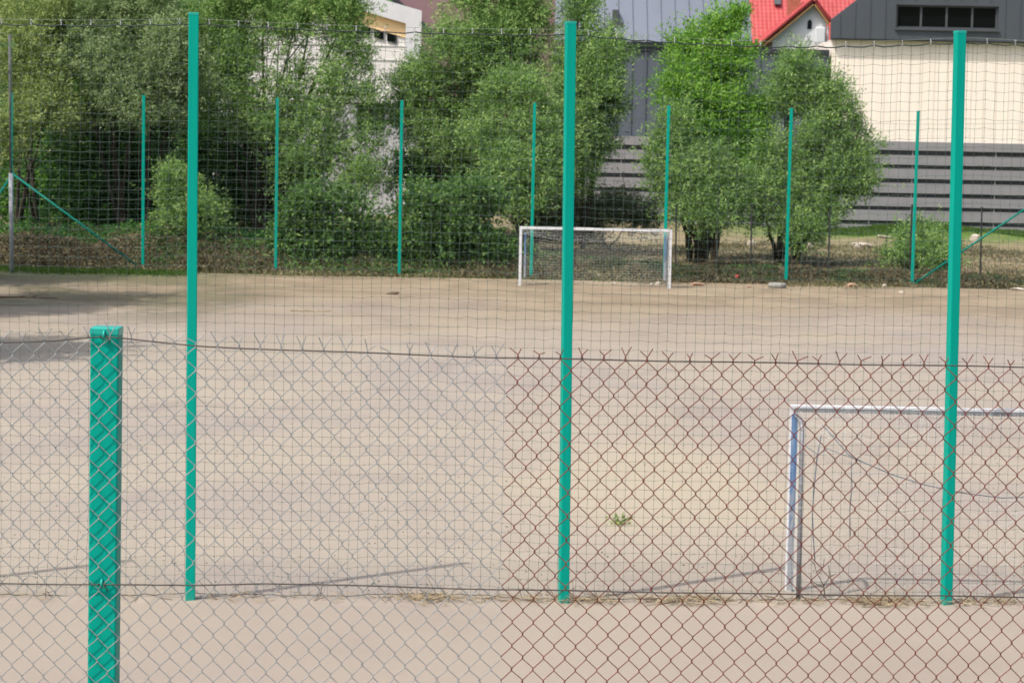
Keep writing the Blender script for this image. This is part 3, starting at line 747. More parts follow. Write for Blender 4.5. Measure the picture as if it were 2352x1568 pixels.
# far fence posts with two braces
FG = 'green posts of the far fence'
farspec = [(26, 'far green corner post behind the grey pole at the left edge'), (328, 'far green post where the left brace ends'),
           (633, 'far green post right of the first tall net post'), (917, 'far green post beside the ivy-covered thicket'), (1220, 'far green post behind the left upright of the far goal'),
           (1526, 'far green post behind the right upright of the far goal'), (1806, 'far green post in front of the loose willow'), (2096, 'far green post beside the small round shrub'),
           (2392, 'far green corner post outside the right edge, holding the right brace')]
fpos = []
for i, (px, lb) in enumerate(farspec):
    b = at(px, 620, 87.0); b[2] = 0
    o = copy_tree(proto); o['label'] = lb; o['group'] = FG
    set_post(o, b, (b[0] + .03 * (i - 3) * .15, b[1], 6.15), R(3)); fpos.append(b)
for (i, j, lb) in ((0, 1, 'slanted green brace at the far left running down to the foot of a post'), (8, 7, 'slanted green brace at the far right rising out of the picture')):
    a = fpos[i] + np.array([.05, -.06, 3.35]); b = fpos[j] + np.array([-.1 if i == 0 else .1, -.12, .12])
    root = empty('brace', tuple(a), lb, 'brace', 'slanted braces of the far fence')
    part(MB().tube([a, b], .036, 10), 'tube', M['brace_shaded'], root, smooth=True)
    part(MB().box(a[0] - .06, a[0] + .06, a[1] - .03, a[1] + .06, a[2] - .08, a[2] + .08), 'bracket', M['brace_shaded'], root)
    part(MB().box(b[0] - .06, b[0] + .06, b[1] - .03, b[1] + .06, -.05, .14), 'foot', M['brace_shaded'], root)
a = fpos[0] + np.array([0, -.05, 3.3]); b = a + np.array([-1.4, -3.4, -3.25])
root = empty('brace', tuple(a), 'slanted green brace leaning out of the left edge behind the grey pole', 'brace', 'slanted braces of the far fence')
part(MB().tube([a, b], .036, 10), 'tube', M['brace_shaded'], root, smooth=True)

# far fence net: cable and thin threads
x = np.arange(fpos[0][0], fpos[-1][0], .2); A = []; B = []
zc = lambda q: 5.85 - .12 * np.abs(np.sin(q * .35))
zs = np.arange(.2, 5.7, .2)
yn = 87.09
for q in x: A.append((q, yn, .1)); B.append((q + .01, yn, float(zc(q))))
for z in zs:
    for k in range(len(x) - 1): A.append((x[k], yn, z * zc(x[k]) / 5.8)); B.append((x[k + 1], yn, z * zc(x[k + 1]) / 5.8))
fn = empty('far_net', (fpos[0][0], yn, 0), 'thin dark ball net hung on the far green posts', 'net')
V, Q = seg_tubes(np.array(A) - np.array([fpos[0][0], yn, 0]), np.array(B) - np.array([fpos[0][0], yn, 0]), .0016, None, 3); mesh_np('mesh', V, Q, M['thread'], fn)
part(MB().tube([(q, yn, float(zc(q)) + .02) for q in x[::3]], .004, 5), 'top_cable', M['cord'], fn)

# grey pole
pb = at(27, 632, 84); pb[2] = 0
pole = empty('lamp_pole', tuple(pb), 'slim light grey pole standing at the far left corner of the pitch', 'pole')
ptop = at(22, 80, 84)
part(MB().tube([pb, pb + (ptop - pb) * .42], .075, 14), 'lower_tube', M['greypole'], pole, smooth=True)
part(MB().tube([pb + (ptop - pb) * .42, pb + (ptop - pb) * 1.0], .045, 14), 'upper_tube', M['shadedpole'], pole, smooth=True)

# old dark posts in the brush
DG = 'thin dark posts of the old fence'
dark = [(642, 490, 'thin dark post just right of a far green post, behind the bramble'), (831, 470, 'thin dark post standing in bramble by the white wall gap'),
        (1017, 500, 'thin dark post inside the ivy-covered thicket'), (1552, 470, 'thin dark post right of the far goal'),
        (1646, 455, 'thin dark post beside the stems of the dull green willow'), (1724, 470, 'thin dark post between the dull green willow and the loose willow'), (1904, 480, 'thin dark post at the right side of the loose willow'),
        (2090, 470, 'thin dark post touching the far green post by the round shrub'), (2253, 476, 'thin dark post standing clear under the right brace')]
dp = None
for px, ty, lb in dark:
    q = at(px, 600, 89.5); q[2] = gz(q[0], 89.5) - .1
    if dp is None:
        dp = MB().tube([(0, 0, 0), (.01, 0, 2.65)], .032, 8).box(-.035, .055, -.04, .04, 2.651, 2.672).build('old_post', M['darkpost']); o = dp
    else: o = dp.copy(); COL.objects.link(o)
    o.location = q; tp = at(px, ty, 89.5); o.scale = (1, 1, (tp[2] - q[2]) / 2.67); o.rotation_euler = (0, R(random.uniform(-1, 1)), 0)
    tag(o, lb, 'post', DG)

# ------------------------------------------------------------------ the near ball net
rg = np.random.default_rng(101)
cell = .1025
X0, X1 = near[0][0][0], near[-1][0][0]
nX = int((X1 - X0) / cell); nZ = 60
px_ = np.array([q[0][0] for q in near]); tz = np.array([q[1][2] for q in near])
xg = X0 + np.arange(nX + 1) * cell
def cable_z(x):
    z = np.interp(x, px_, tz) - .055
    k = np.clip(np.searchsorted(px_, x) - 1, 0, len(px_) - 2)
    u = (x - px_[k]) / (px_[k + 1] - px_[k]); sag = np.array([.05, .03, .085, .04])[np.minimum(k, 3)]
    return z - sag * 4 * u * (1 - u)
hook_idx = np.arange(1, nX, 3)
ph = (np.arange(nX + 1) - 1) % 3
ztop = cable_z(xg) - .045 - np.where(ph == 0, 0, .014) - rg.uniform(0, .006, nX + 1)
jj = np.arange(nZ + 1)
XX = np.repeat(xg[:, None], nZ + 1, 1); TT = jj[None] / nZ
zbot = .015 + .02 * rg.uniform(0, 1, nX + 1) + .05 * np.clip(snoise(xg, xg * 0, 12, 1.4, 2), 0, 1)
ZZ = ztop[:, None] * (1 - TT) + zbot[:, None] * TT
XX = XX + .007 * snoise(XX, ZZ, 31, 1.1, 3) + rg.normal(size=XX.shape) * .0022 + .03 * snoise(XX, ZZ, 35, 2.2, 2) * np.clip((TT - .85) / .15, 0, 1)
ZZ = ZZ + (.009 * snoise(XX, ZZ, 32, 1.0, 3) + rg.normal(size=XX.shape) * .0022) * np.clip(TT * 8, 0, 1) * np.clip((1 - TT) * 12, .1, 1)
YY = netY(XX) + .085 + .05 * snoise(XX, ZZ, 33, .8, 2) * np.clip(TT * 5, 0, 1) * np.clip((1 - TT) * 6, 0, 1)
N3 = np.stack([XX, YY, ZZ], 2)
O = np.array([X0, float(netY(X0)), 0.0])
net = empty('ball_net', tuple(O), 'tall dark square-mesh ball net hung between the near green posts', 'net')
segA = np.concatenate([N3[:-1, 1:].reshape(-1, 3), N3[:, :-1].reshape(-1, 3)]); segB = np.concatenate([N3[1:, 1:].reshape(-1, 3), N3[:, 1:].reshape(-1, 3)])
V, Q = seg_tubes(segA - O, segB - O, .0015, None, 4)
K = N3[:, 1:].reshape(-1, 3) - O      # knots
V2, Q2 = seg_tubes(K + np.array([0, 0, -.007]), K + np.array([0, 0, .006]), .0028, None, 4)
mesh_np('mesh', np.concatenate([V, V2]), np.concatenate([Q, Q2 + len(V)]), M['thread'], net, smooth=True)
topc = N3[:, 0]; A, B = topc[:-1], topc[1:]
V, Q = seg_tubes(A - O, B - O, .0066, None, 6); mesh_np('head_rope', V, Q, M['cord'], net, smooth=True)
bot = N3[:, -1]; V, Q = seg_tubes(bot[:-1] - O, bot[1:] - O, .004, None, 6); mesh_np('foot_rope', V, Q, M['cord'], net, smooth=True)
cb = np.stack([xg, netY(xg) + .08, cable_z(xg)], 1); V, Q = seg_tubes(cb[:-1] - O, cb[1:] - O, .0020, None, 6); mesh_np('top_cable', V, Q, M['cable'], net, smooth=True)
# one snap hook, copied along the cable
ring = [(.009 * math.cos(a), 0, .022 * math.sin(a)) for a in np.linspace(0, 2 * math.pi, 15)]
hk = MB().tube(ring, .0030, 6).box(-.005, .005, -.005, .005, -.034, -.024).build('snap_hook', M['zinc'], net, smooth=True)
first = True
for i in hook_idx:
    x = xg[i]
    if x < -5.9 or x > 6.1 or np.min(np.abs(px_ - x)) < .06: continue
    o = hk if first else hk.copy()
    if not first: COL.objects.link(o); o.parent = net
    first = False
    o.location = (x - O[0], netY(x) + .078 - O[1], float(cable_z(x)) - .020); o.rotation_euler = (0, R(random.uniform(-8, 8)), R(random.uniform(45, 80)))

# soil ridge and straw at the foot of the net
xr = np.arange(-9, 10, .05); prof = np.linspace(-.28, .28, 13)
RX, RP = np.meshgrid(xr, prof, indexing='ij')
RZ = (.030 + .022 * snoise(RX, RP * 0, 50, 2.0, 4)) * np.clip(1 - (RP / .28) ** 2, 0, 1) + snoise(RX, RP, 51, 14, 2) * .006 - .008
RY = netY(RX) + .08 + RP + .05 * snoise(RX, RP * 0, 52, 1.1, 3)
ii = (np.arange(len(xr) - 1)[:, None] * 13 + np.arange(12)[None]).ravel()
o = mesh_np('soil_ridge', np.stack([RX.ravel(), RY.ravel(), RZ.ravel()], 1), np.stack([ii, ii + 13, ii + 14, ii + 1], 1), M['ground'], smooth=True)
tag(o, 'low ridge of soil gathered under the net', 'soil', kind='structure')
rg = np.random.default_rng(102); A = []; B = []; TA = []; TB = []
patches = [(490, 620, 60), (640, 880, 60), (880, 1100, 420), (1100, 1290, 160), (1300, 1400, 160), (1400, 1760, 420), (1760, 1920, 90), (1920, 2160, 480), (2180, 2352, 240), (0, 420, 70)]
for x0, x1, n in patches:
    for _ in range(int(n * .75)):
        px = rg.uniform(x0, x1) if n < 300 else np.clip(rg.normal((x0 + x1) / 2, (x1 - x0) / 5), x0, x1)
        q = at(px, 1390, 26.1); yq = netY(q[0]) + .05 + rg.normal() * .11
        d = unit(rg.normal(size=(1, 3)) * np.array([[1.3, .8, .35]]))[0] * rg.uniform(.05, .24)
        z = .015 + rg.uniform(0, .05); a = np.array([q[0], yq, z]); b = a + d; b[2] = max(abs(b[2]), .012)
        if rg.uniform() < .8: A.append(a); B.append(b)
        else: TA.append(a); TB.append(b)
V, Q = seg_tubes(A, B, .0032, .0018, 4); tag(mesh_np('straw', V, Q, M['straw']), 'dry straw caught along the foot of the near net', 'straw', kind='stuff')
V, Q = seg_tubes(TA, TB, .004, .002, 4); tag(mesh_np('dead_stalks', V, Q, M['twig']), 'dead brown stalks caught along the foot of the near net', 'stalks', kind='stuff')
# grit on the pitch
rg = np.random.default_rng(103); n = 2600
d_ = 26.5 + 56 * rg.uniform(0, 1, n) ** 1.6; xq = rg.uniform(-.235, .235, n) * d_
P = np.stack([xq, d_, xq * 0 + .006], 1); D = unit(rg.normal(size=(n, 3)) * np.array([1, 1, .25])); D[:, 2] = np.abs(D[:, 2])
V, Q = leaves(P, D, .03, .016, rg)
tag(mesh_np('grit', V, Q, LG['litter'], None, {'tint': rg.uniform(0, 1, n)}), 'small leaves and crumbs of soil strewn over the pitch', 'grit', kind='stuff')

def weed(name, label, px, py, n, L, W, leafm, spread, zs_):
    rg = np.random.default_rng(int(px)); q = gnd(px, py)
    root = empty(name, (q[0], q[1], 0), label, 'plant')
    P = rg.normal(size=(n, 3)) * np.array([spread, spread * .7, 0]); P[:, 2] = rg.uniform(0, zs_, n)
    D = unit(rg.normal(size=(n, 3)) * .8 + np.array([0, 0, .5])); V, Q = leaves(P, D, L, W, rg)
    mesh_np('leaves', V, Q, LG[leafm], root, {'tint': np.clip(rg.normal(.55, .25, n), 0, 1)})
    A = rg.normal(size=(14, 3)) * np.array([spread * .3, spread * .3, 0]); B = A * 2.2 + np.array([0, 0, zs_]) * rg.uniform(.3, 1, (14, 1))
    V, Q = seg_tubes(A, B, .004, .002, 4); mesh_np('stems', V, Q, M['twig'], root)
weed('weed', 'small green weed alone on the pitch right of the middle net post', 1425, 1204, 48, .085, .035, 'willow_pale', .085, .09)
rg = np.random.default_rng(104)
q = gnd(1895, 1368); root = empty('dead_weed', (q[0], q[1], 0), 'dark dead weed stalk just right of the near goal frame', 'plant')
mb = MB()
for p_ in ([(0,0,0),(-.02,0,.12),(-.10,.02,.26),(-.13,0,.36)], [(-.02,0,.12),(.05,0,.22),(.03,.02,.34)], [(-.10,.02,.26),(-.03,0,.33),(-.02,0,.42)], [(-.13,0,.36),(-.2,0,.42)], [(.05,0,.22),(.12,.02,.25)], [(-.02,0,.1),(-.14,0,.15),(-.17,0,.24)]):
    mb.tube(p_, .007, 5, .003)
mb.build('stalk', M['twig'], root)

# ------------------------------------------------------------------ goals
t = NT('white_goal_paint'); p = t.pos(); n = t.noise(p, 5, 6, .7); n2 = t.noise(t.mapping(p, (8, 8, 1.5)), 2.2, 6, .75)
c = t.mix(t.rng(n, .35, .65), (.56, .58, .62), (.68, .69, .72)); c = t.mix(t.rng(n2, .66, .74, 0, .8), c, (.30, .31, .34)); t.color(c).set(.4, .45); M['goal'] = t.m
t = NT('worn_blue_paint'); p = t.pos(); X, Y, Z = t.sep(p); n = t.noise(t.mapping(p, (14, 14, 4)), 1.6, 7, .75); n2 = t.noise(t.mapping(p, (30, 30, 1.2)), 1, 5, .7)
wear = t.math('ADD', n, t.math('MULTIPLY', t.math('SUBTRACT', 1.3, Z), .16))
c = t.mix(t.rng(n2, .4, .6), (.085, .165, .34), (.14, .25, .44)); c = t.mix(t.rng(wear, .50, .62), c, (.33, .35, .38)); c = t.mix(t.rng(n2, .66, .72), c, (.62, .64, .68)); t.color(c).set(.5, .4); M['blue'] = t.m
t = NT('bare_goal_metal'); p = t.pos(); n = t.noise(t.mapping(p, (2, 20, 20)), 1.2, 6, .7)
t.color(t.ramp(n, [(.3, (.14, .13, .11)), (.5, (.23, .24, .26)), (.7, (.38, .39, .42))])).set(.5, .4, .3); M['gmetal'] = t.m
M['gnet'] = simple('white_goal_net', (.55, .57, .58), .7, .3, 0, .15, 4)
M['gnetdark'] = simple('grey_goal_cord', (.10, .14, .19), .7, .3, 0, .3, 5)

def goal(label, ox, oy, width, height, s, torn, blue_back):
    """ox = left upright, s=+1: net lies behind (away from camera), -1: towards the camera"""
    g = empty('football_goal', (ox, oy, 0), label, 'goal')
    w = .080 if torn else .09; dt, db = (.75, 1.25) if s > 0 else (.42, .70)
    def P_(mb, n, m, par=None, **k): return mb.build(n, m, par or g, **k)
    for k, x in ((0, 0), (1, width)):
        po = P_(MB().box(x - w/2, x + w/2, -w/2, w/2, -.05, height - w - .001), 'upright', M['goal'], bevel=.008)
        if blue_back: P_(MB().box(x - w/2 + .016, x + w/2 + .004, -w/2 - .004, -w/2 - .0005, 0.02, height - w - .02), 'blue_face', M['blue'], po)
        bm = M['blue'] if not torn else M['gmetal']
        sx_ = x + (.03 if x == 0 else -.03)
        if torn: bk = [(sx_, -.05, height - .12), (sx_, -.30, height - .12), (sx_, -.50, height - .14), (sx_, -.57, height - .22), (sx_, -.62, height * .5), (sx_, -.70, -.02)]
        else: bk = [(sx_, s * .05, height - .10), (sx_, s * dt * .6, height - .14), (sx_, s * dt, height - .30), (sx_, s * (dt + .5*(db-dt)), height * .55), (sx_, s * db, .0)]
        P_(MB().tube(bk, .026, 10), 'back_frame', bm, smooth=True)
    cb = P_(MB().box(-w/2, width + w/2, -w/2, w/2, height - w, height), 'crossbar', M['goal'], bevel=.008)
    if blue_back: P_(MB().box(0, width, -w/2 - .004, -w/2 - .0005, height - w + .003, height - .030), 'bare_face', M['gmetal'], cb)
    # net draped from the crossbar to the rear bar
    rg = np.random.default_rng(int(width * 100) + (7 if torn else 0))
    nx_ = int(width / .1); nz_ = 26
    u = np.linspace(0, 1, nx_ + 1); v = np.linspace(0, 1, nz_ + 1); UU, VV = np.meshgrid(u, v, indexing='ij')
    sagx = .25 * np.sin(math.pi * UU)
    yy = s * np.interp(VV, [0, .3, 1], [.04, dt, db]) * (1 + 0 * UU)
    zz = np.interp(VV, [0, .3, 1], [height - w, height - .28, .04]) - sagx * np.sin(math.pi * np.clip(VV * 1.5, 0, 1)) * (1.2 if torn else .9)
    xx = .05 + UU * (width - .1)
    j = .03 if torn else .012
    xx = xx + rg.normal(size=xx.shape) * j * .6; zz = np.maximum(zz + rg.normal(size=xx.shape) * j, .01); yy = yy + .06 * snoise(xx, zz, 81, 2, 2)
    G = np.stack([xx, yy, zz], 2)
    a = np.concatenate([G[:-1].reshape(-1, 3), G[:, :-1].reshape(-1, 3)]); b = np.concatenate([G[1:].reshape(-1, 3), G[:, 1:].reshape(-1, 3)])
    if torn:
        keep = snoise(a[:, 0], a[:, 2], 83, 3, 3) + rg.normal(size=len(a)) * .35 > -.1; a, b = a[keep], b[keep]
    V, Q = seg_tubes(a, b, .0011 if torn else .0026, None, 3); mesh_np('net', V, Q, M['gnet'], g)
    # sides of the net
    for x in (.05, width - .05):
        a = []; b = []
        for v_ in np.linspace(.1, 1, 12):
            y1 = s * np.interp(v_, [0, .3, 1], [.04, dt, db]); z1 = np.interp(v_, [0, .3, 1], [height - w, height - .28, .04])
            a.append((x, s * .05, z1)); b.append((x, y1, z1))
        for q in np.linspace(.1, 1, 8):
            a.append((x, s * db * q, .03)); b.append((x, s * dt * q, height - .2))
        V, Q = seg_tubes(a, b, .002, None, 3); mesh_np('side_net', V, Q, M['gnet'], g)
    return g
b0, b1 = gnd(1192, 657), gnd(1540, 662)
fy = (b0[1] + b1[1]) / 2
gl0, gl1 = at(1194, 640, fy)[0], at(1538, 640, fy)[0]
fg_ = goal('white goal with sagging net at the far end of the pitch', gl0, fy, gl1 - gl0, at(1192, 520, fy)[2], 1, False, False)
# dark blue side pads of the far goal frame
for x in (.16, gl1 - gl0 - .14):
    MB().box(x - .03, x + .03, .4, .75, .25, at(1192, 520, fy)[2] - .25).build('blue_side_panel', M['blue'], fg_)
q = gnd(1818, 1356)
ng = goal('white and worn blue goal seen from behind through the rusty wire mesh', q[0] - .035, q[1], 5.2, at(1815, 929, q[1])[2], -1, True, True)
# loose cords of the near goal net
def gp(px, py, dy): 
    v = at(px, py, q[1] + dy); return Vector((v[0] - ng.location[0], v[1] - ng.location[1], v[2]))
mb = MB()
mb.tube([gp(1888, 975, -.2), gp(1915, 1005, -.3), gp(1950, 1045, -.4), gp(1985, 1062, -.45), gp(2050, 1090, -.5), gp(2120, 1112, -.5), gp(2200, 1130, -.5), gp(2300, 1143, -.5), gp(2400, 1140, -.5), gp(2700, 1100, -.5)], .0055, 6)
mb.tube([gp(1842, 1018, -.4), gp(1880, 1045, -.4), gp(1900, 1030, -.4), gp(1985, 1062, -.45)], .004, 6)
part_c = mb.build('torn_net_cord', M['gnetdark'], ng, smooth=True)
mb = MB()
mb.tube([gp(1886, 1000, -.25), gp(1876, 1055, -.3), gp(1870, 1120, -.3), gp(1866, 1180, -.35), gp(1868, 1235, -.35), gp(1872, 1290, -.4)], .006, 6)
mb.tube([gp(1955, 1062, -.4), gp(1957, 1120, -.4), gp(1952, 1170, -.4), gp(1953, 1232, -.4)], .0045, 6)
mb.build('hanging_cord', M['gnetdark'], ng, smooth=True)
mb = MB(); rg = np.random.default_rng(110)
for k in range(62):
    px = 1835 + k * 9.5 + rg.uniform(-3, 3); y0 = 944 + (px - 1835) * .013
    if px > 2345: break
    l = rg.uniform(12, 70) if k % 2 else rg.uniform(8, 18)
    mb.tube([gp(px, y0, -.055), gp(px + rg.uniform(0, 8), y0 + l * .45, -.07), gp(px + rg.uniform(-2, 10), y0 + l, -.08)], .0022, 4)
mb.build('net_remnants', M['gnet'], ng)

# ------------------------------------------------------------------ wire mesh fence in front
CY = 8.5; PX = CY / F / 1.0
dw, dh = 49.5 * CY / F, 56.0 * CY / F      # diamond width and height
tw = [(-700, 800), (0, 787), (120, 783), (236, 771), (330, 783), (445, 795), (800, 809), (1160, 822), (1700, 832), (2352, 843), (3100, 858)]
twp = np.array([at(a, b, CY) for a, b in tw])
bwp = np.array([at(a, b, CY) for a, b in [(-700, 1340), (0, 1339), (236, 1341), (445, 1344), (600, 1338), (1160, 1353), (1700, 1362), (2352, 1370), (3100, 1384)]])
tz_ = lambda x: np.interp(x, twp[:, 0], twp[:, 2])
xr0 = at(1163, 842, CY)[0]
def chain(cols0, cols1, wire_r, seed, barb=(.022, .042)):
    """zigzag wires between node columns cols0..cols1 (column 0 at xr0)"""
    rg = np.random.default_rng(seed); pl = []
    nrow = 40
    for i in range(cols0, cols1):
        pts = []; xl = xr0 + i * dw / 2; xR_ = xr0 + (i + 1) * dw / 2
        dyf = wire_r * 1.05
        rows = list(range(0, nrow + 1))
        ztop_ = float(tz_((xl + xR_) / 2))
        for k in rows:
            right = (k - i) % 2 == 0     # node rows: even rows at odd columns
            xn = xR_ if right else xl
            z = ztop_ - k * dh / 2
            xn = xn + .0035 * snoise(np.array(xn), np.array(z), 5, 6, 2) * 1.0 + (wire_r * .9 if right else -wire_r * .9)
            xn = float(xn) + rg.normal() * .0006; z = float(z) + .0035 * float(snoise(np.array(xn), np.array(z), 6, 6, 2)) + rg.normal() * .0006
            # leg arriving / leaving: down-right legs lie at the back, down-left legs in front
            ya, yb = (dyf, -dyf) if right else (-dyf, dyf)
            b = .0052
            ins = -b * .55 if right else b * .55
            if k == 0:
                # twisted end flaring above the tension wire
                s = 1 if right else -1
                l = rg.uniform(*barb); an = rg.uniform(.45, 1.15)
                fl = -s if rg.uniform() < .75 else -s * .4
                tip = (xn + fl * l * math.sin(an) , rg.normal() * .006, z + .010 + l * math.cos(an))
                pts += [tip, (xn + fl * .003, ya * .6, z + .012), (xn, ya, z + .005)]
                pts += [(xn, 0, z), (xn + ins, yb, z - b)]
            else:
                pts += [(xn + ins, ya, z + b), (xn, 0, z), (xn + ins, yb, z - b)]
        pl.append([(a, CY + bq, c) for a, bq, c in pts])
    A, B = polys(pl)
    return A, B
n0 = int((at(-560, 800, CY)[0] - xr0) / (dw / 2)); n1 = int((at(2900, 800, CY)[0] - xr0) / (dw / 2))
A, B = chain(n0, 0, .0019, 201, (.034, .052))
O = np.array([xr0 - 2, CY, 2.6])
gm = empty('wire_mesh', tuple(O), 'galvanised silver diamond wire mesh on the left half of the front fence', 'wire mesh', 'diamond mesh panels of the front fence')
V, Q = seg_tubes(A - O, B - O, .0017, None, 6); mesh_np('mesh', V, Q, M['galv'], gm, smooth=True)
O = np.array([xr0 + 2, CY, 2.6])
A, B = chain(0, n1, .0018, 202)
rm = empty('wire_mesh', tuple(O), 'rusty brown diamond wire mesh on the right half of the front fence', 'wire mesh', 'diamond mesh panels of the front fence')
V, Q = seg_tubes(A - O, B - O, .0017, None, 6); mesh_np('mesh', V, Q, M['rust'], rm, smooth=True)
def wire(pts, label, off):
    xs_ = np.arange(pts[0][0], pts[-1][0], .03); z = np.interp(xs_, pts[:, 0], pts[:, 2]); z = np.convolve(np.pad(z, 2, mode='edge'), np.ones(5) / 5, 'valid')
    P = np.stack([xs_, CY + off + 0 * xs_ + .0012 * np.sin(xs_ * 42), z + .0012 * np.sin(xs_ * 9)], 1)
    V, Q = seg_tubes(P[:-1], P[1:], .0025, None, 6)
    tag(mesh_np('tension_wire', V, Q, M['tension'], None, smooth=True), label, 'wire', 'tension wires of the front fence')
wire(twp, 'dark tension wire threaded along the top of the diamond mesh', 0.0)
wire(bwp, 'dark tension wire running low across the diamond mesh', -.0045)

# its green post
CW = .100
pt = at(245, 756, CY + .06); pbx = at(238, 1568, CY + .06)
lean = (pbx[0] - pt[0]) / (pbx[2] - pt[2])
zg = gz(pt[0], CY) - .2
bx = pt[0] + lean * (zg - pt[2])
cpst = empty('mesh_fence_post', (bx, CY + .012 + CW / 2, zg), 'short thick green square post in front, crossed by silver diamond mesh', 'post', 'green posts of the front fence')
H = pt[2] - zg + .003
sh = MB().box(-CW/2, CW/2, -CW/2, CW/2, 0, H - .003).build('shaft', M['green'], cpst, bevel=.007)
MB().box(-CW/2 - .0015, CW/2 + .0015, -CW/2 - .0015, CW/2 + .0015, H - .022, H + .006).build('cap', M['green_cap'], cpst, bevel=.005)
for zz in (float(tz_(pt[0])), float(np.interp(pt[0], bwp[:, 0], bwp[:, 2]))):
    zl = zz - zg; ex = lean * (zl - 0) * 0
    hk_ = MB().tube([(0.0, -CW/2 + .006, zl + .014), (0, -CW/2 - .008, zl + .016), (0, -CW/2 - .019, zl + .011), (0, -CW/2 - .021, zl - .001), (0, -CW/2 - .012, zl - .006)], .0042, 8).build('wire_hook', M['green_cap'], cpst, smooth=True)
    tie = MB()
    pts = [(.012 * math.cos(a) , -CW/2 - .012 + .008 * math.sin(a * 2.0), zl - .004 + .009 * math.sin(a)) for a in np.linspace(0, 4 * math.pi, 22)]
    tie.tube(pts, .0017, 6); tie.tube([(.01, -CW/2 - .012, zl - .004), (.022, -CW/2 - .018, zl - .016), (.02, -CW/2 - .012, zl - .028)], .0016, 6)
    tie.build('tie_wire', M['tension'], cpst, smooth=True)
cpst.rotation_euler = (0, math.atan(lean), 0)
o2 = copy_tree(cpst); o2['label'] = 'short thick green square post outside the right edge of the view'
o2.location = (bx + 4.0, cpst.location[1], zg - .08)

# ------------------------------------------------------------------ stones and litter
def stone_mesh(seed, rough=.25):
    rg = np.random.default_rng(seed); import bmesh
    bm = bmesh.new(); bmesh.ops.create_icosphere(bm, subdivisions=3, radius=1)
    k = rg.normal(size=(6, 3)) * 1.5; ph = rg.uniform(0, 6.28, 6)
    pl = unit(rg.normal(size=(7, 3))); of = rg.uniform(.5, .85, 7)
    for v in bm.verts:
        c = np.array(v.co); c = c * (1 + rough * .25 * np.sin(k @ c + ph).sum() / 2)
        for q, o_ in zip(pl, of):
            d = c @ q - o_
            if d > 0: c = c - q * d * .85
        v.co = c
    me = bpy.data.meshes.new('stone'); bm.to_mesh(me); bm.free(); return me
sm = [stone_mesh(s) for s in (1, 2, 3)]; bmh = [stone_mesh(s, .1) for s in (4, 5)]
for m_ in sm: m_.materials.append(M['stone'])
for m_ in bmh: m_.materials.append(M['brick'])
RG_ = 'stones and rubble lying around the far fence'
stones = [(1980, 563, 1.05, .20, 'flat pale slab of stone jutting from the bank left of the round shrub', 's', 112), (1968, 590, .28, .26, 'small upright pale block below the flat slab', 's', 106),
          (2030, 545, .75, .12, 'low pale stone above the flat slab near the grass', 's', 122), (2240, 552, .5, .35, 'pale stone pair beside the thin dark post under the brace', 's', 120), (2340, 658, .55, .10, 'flat pale stone at the right edge of the pitch', 's', 0),
          (1955, 652, .5, .14, 'brown brick lump lying on the far edge of the pitch', 'b', 0), (2032, 652, .2, .10, 'small white stone left of the right brace foot', 's', 0), (2014, 650, .13, .10, 'tiny white stone beside the brown brick lump', 's', 0),
          (2070, 672, .22, .07, 'dark-spotted flat stone on the pitch below the brace foot', 's', 0), (1398, 638, .38, .13, 'pale stone under the sagging net of the far goal', 's', 0), (1411, 645, .17, .08, 'smaller pale stone in front of the one under the goal net', 's', 0),
          (1496, 648, .15, .10, 'small white stone just left of the right upright of the far goal', 's', 0), (1512, 646, .22, .09, 'pale pebble touching the right upright of the far goal', 's', 0), (1720, 652, .2, .05, 'thin brown brick chip left of the tyre', 'b', 0),
          (903, 676, .42, .07, 'dark brown clod alone on the far pitch left of the goal', 'b', 0), (1600, 648, .55, .10, 'low reddish heap of rubble right of the far goal', 'b', 0), (1850, 570, .4, .25, 'pale stone under the loose willow', 's', 108), (1858, 582, .25, .3, 'pale block beside the stone under the loose willow', 's', 106), (1725, 577, .42, .25, 'pale stone left of the far post before the loose willow', 's', 106)]
for i, (px, py, w_, h_, lb, kd, yd) in enumerate(stones):
    if yd: qv = at(px, py, yd); zq = gz(qv[0], yd)
    else: qv = gnd(px, py + (8 if 640 <= py < 660 else 0)); zq = gz(qv[0], qv[1])
    o = bpy.data.objects.new('stone' if kd == 's' else 'brick_rubble', (sm if kd == 's' else bmh)[i % (3 if kd == 's' else 2)]); COL.objects.link(o)
    o.location = (qv[0], qv[1], max(zq, qv[2] if yd else zq) + h_ * .3 if yd else zq + h_ * .3); o.scale = (w_ / 2 * 1.2, w_ / 2 * .85, h_ / 2 * (1.25 if yd else 1.7)); o.rotation_euler = (0, R(random.uniform(-8, 8)), R(random.uniform(-40, 40)))
    if yd: o.location[2] = zq + h_ * .4 + .06
    if 'clod' in lb:
        o.name = 'soil_clod'; o.data = o.data.copy(); o.data.materials[0] = M['clod']
    tag(o, lb, 'stone' if kd == 's' else 'rubble', RG_)
# tyre
q = gnd(1785, 661); ty = empty('tyre', (q[0], q[1], .0), 'pale dusty tyre lying flat on the far edge of the pitch', 'tyre')
tv = []; tf = []
nu, nv = 32, 12
for a in range(nu):
    for b in range(nv):
        u, v = 2 * math.pi * a / nu, 2 * math.pi * b / nv
        rr = .245 + .075 * math.copysign(abs(math.cos(v)) ** .7, math.cos(v)); zz = .085 + .085 * math.copysign(abs(math.sin(v)) ** .7, math.sin(v))
        tv.append((rr * math.cos(u), rr * math.sin(u), zz)); tf.append((a * nv + b, ((a + 1) % nu) * nv + b, ((a + 1) % nu) * nv + (b + 1) % nv, a * nv + (b + 1) % nv))
MB().add(tv, tf).build('carcass', simple('dusty_rubber', (.25, .25, .235), .8, .2, 0, .35, 8), ty, smooth=True)
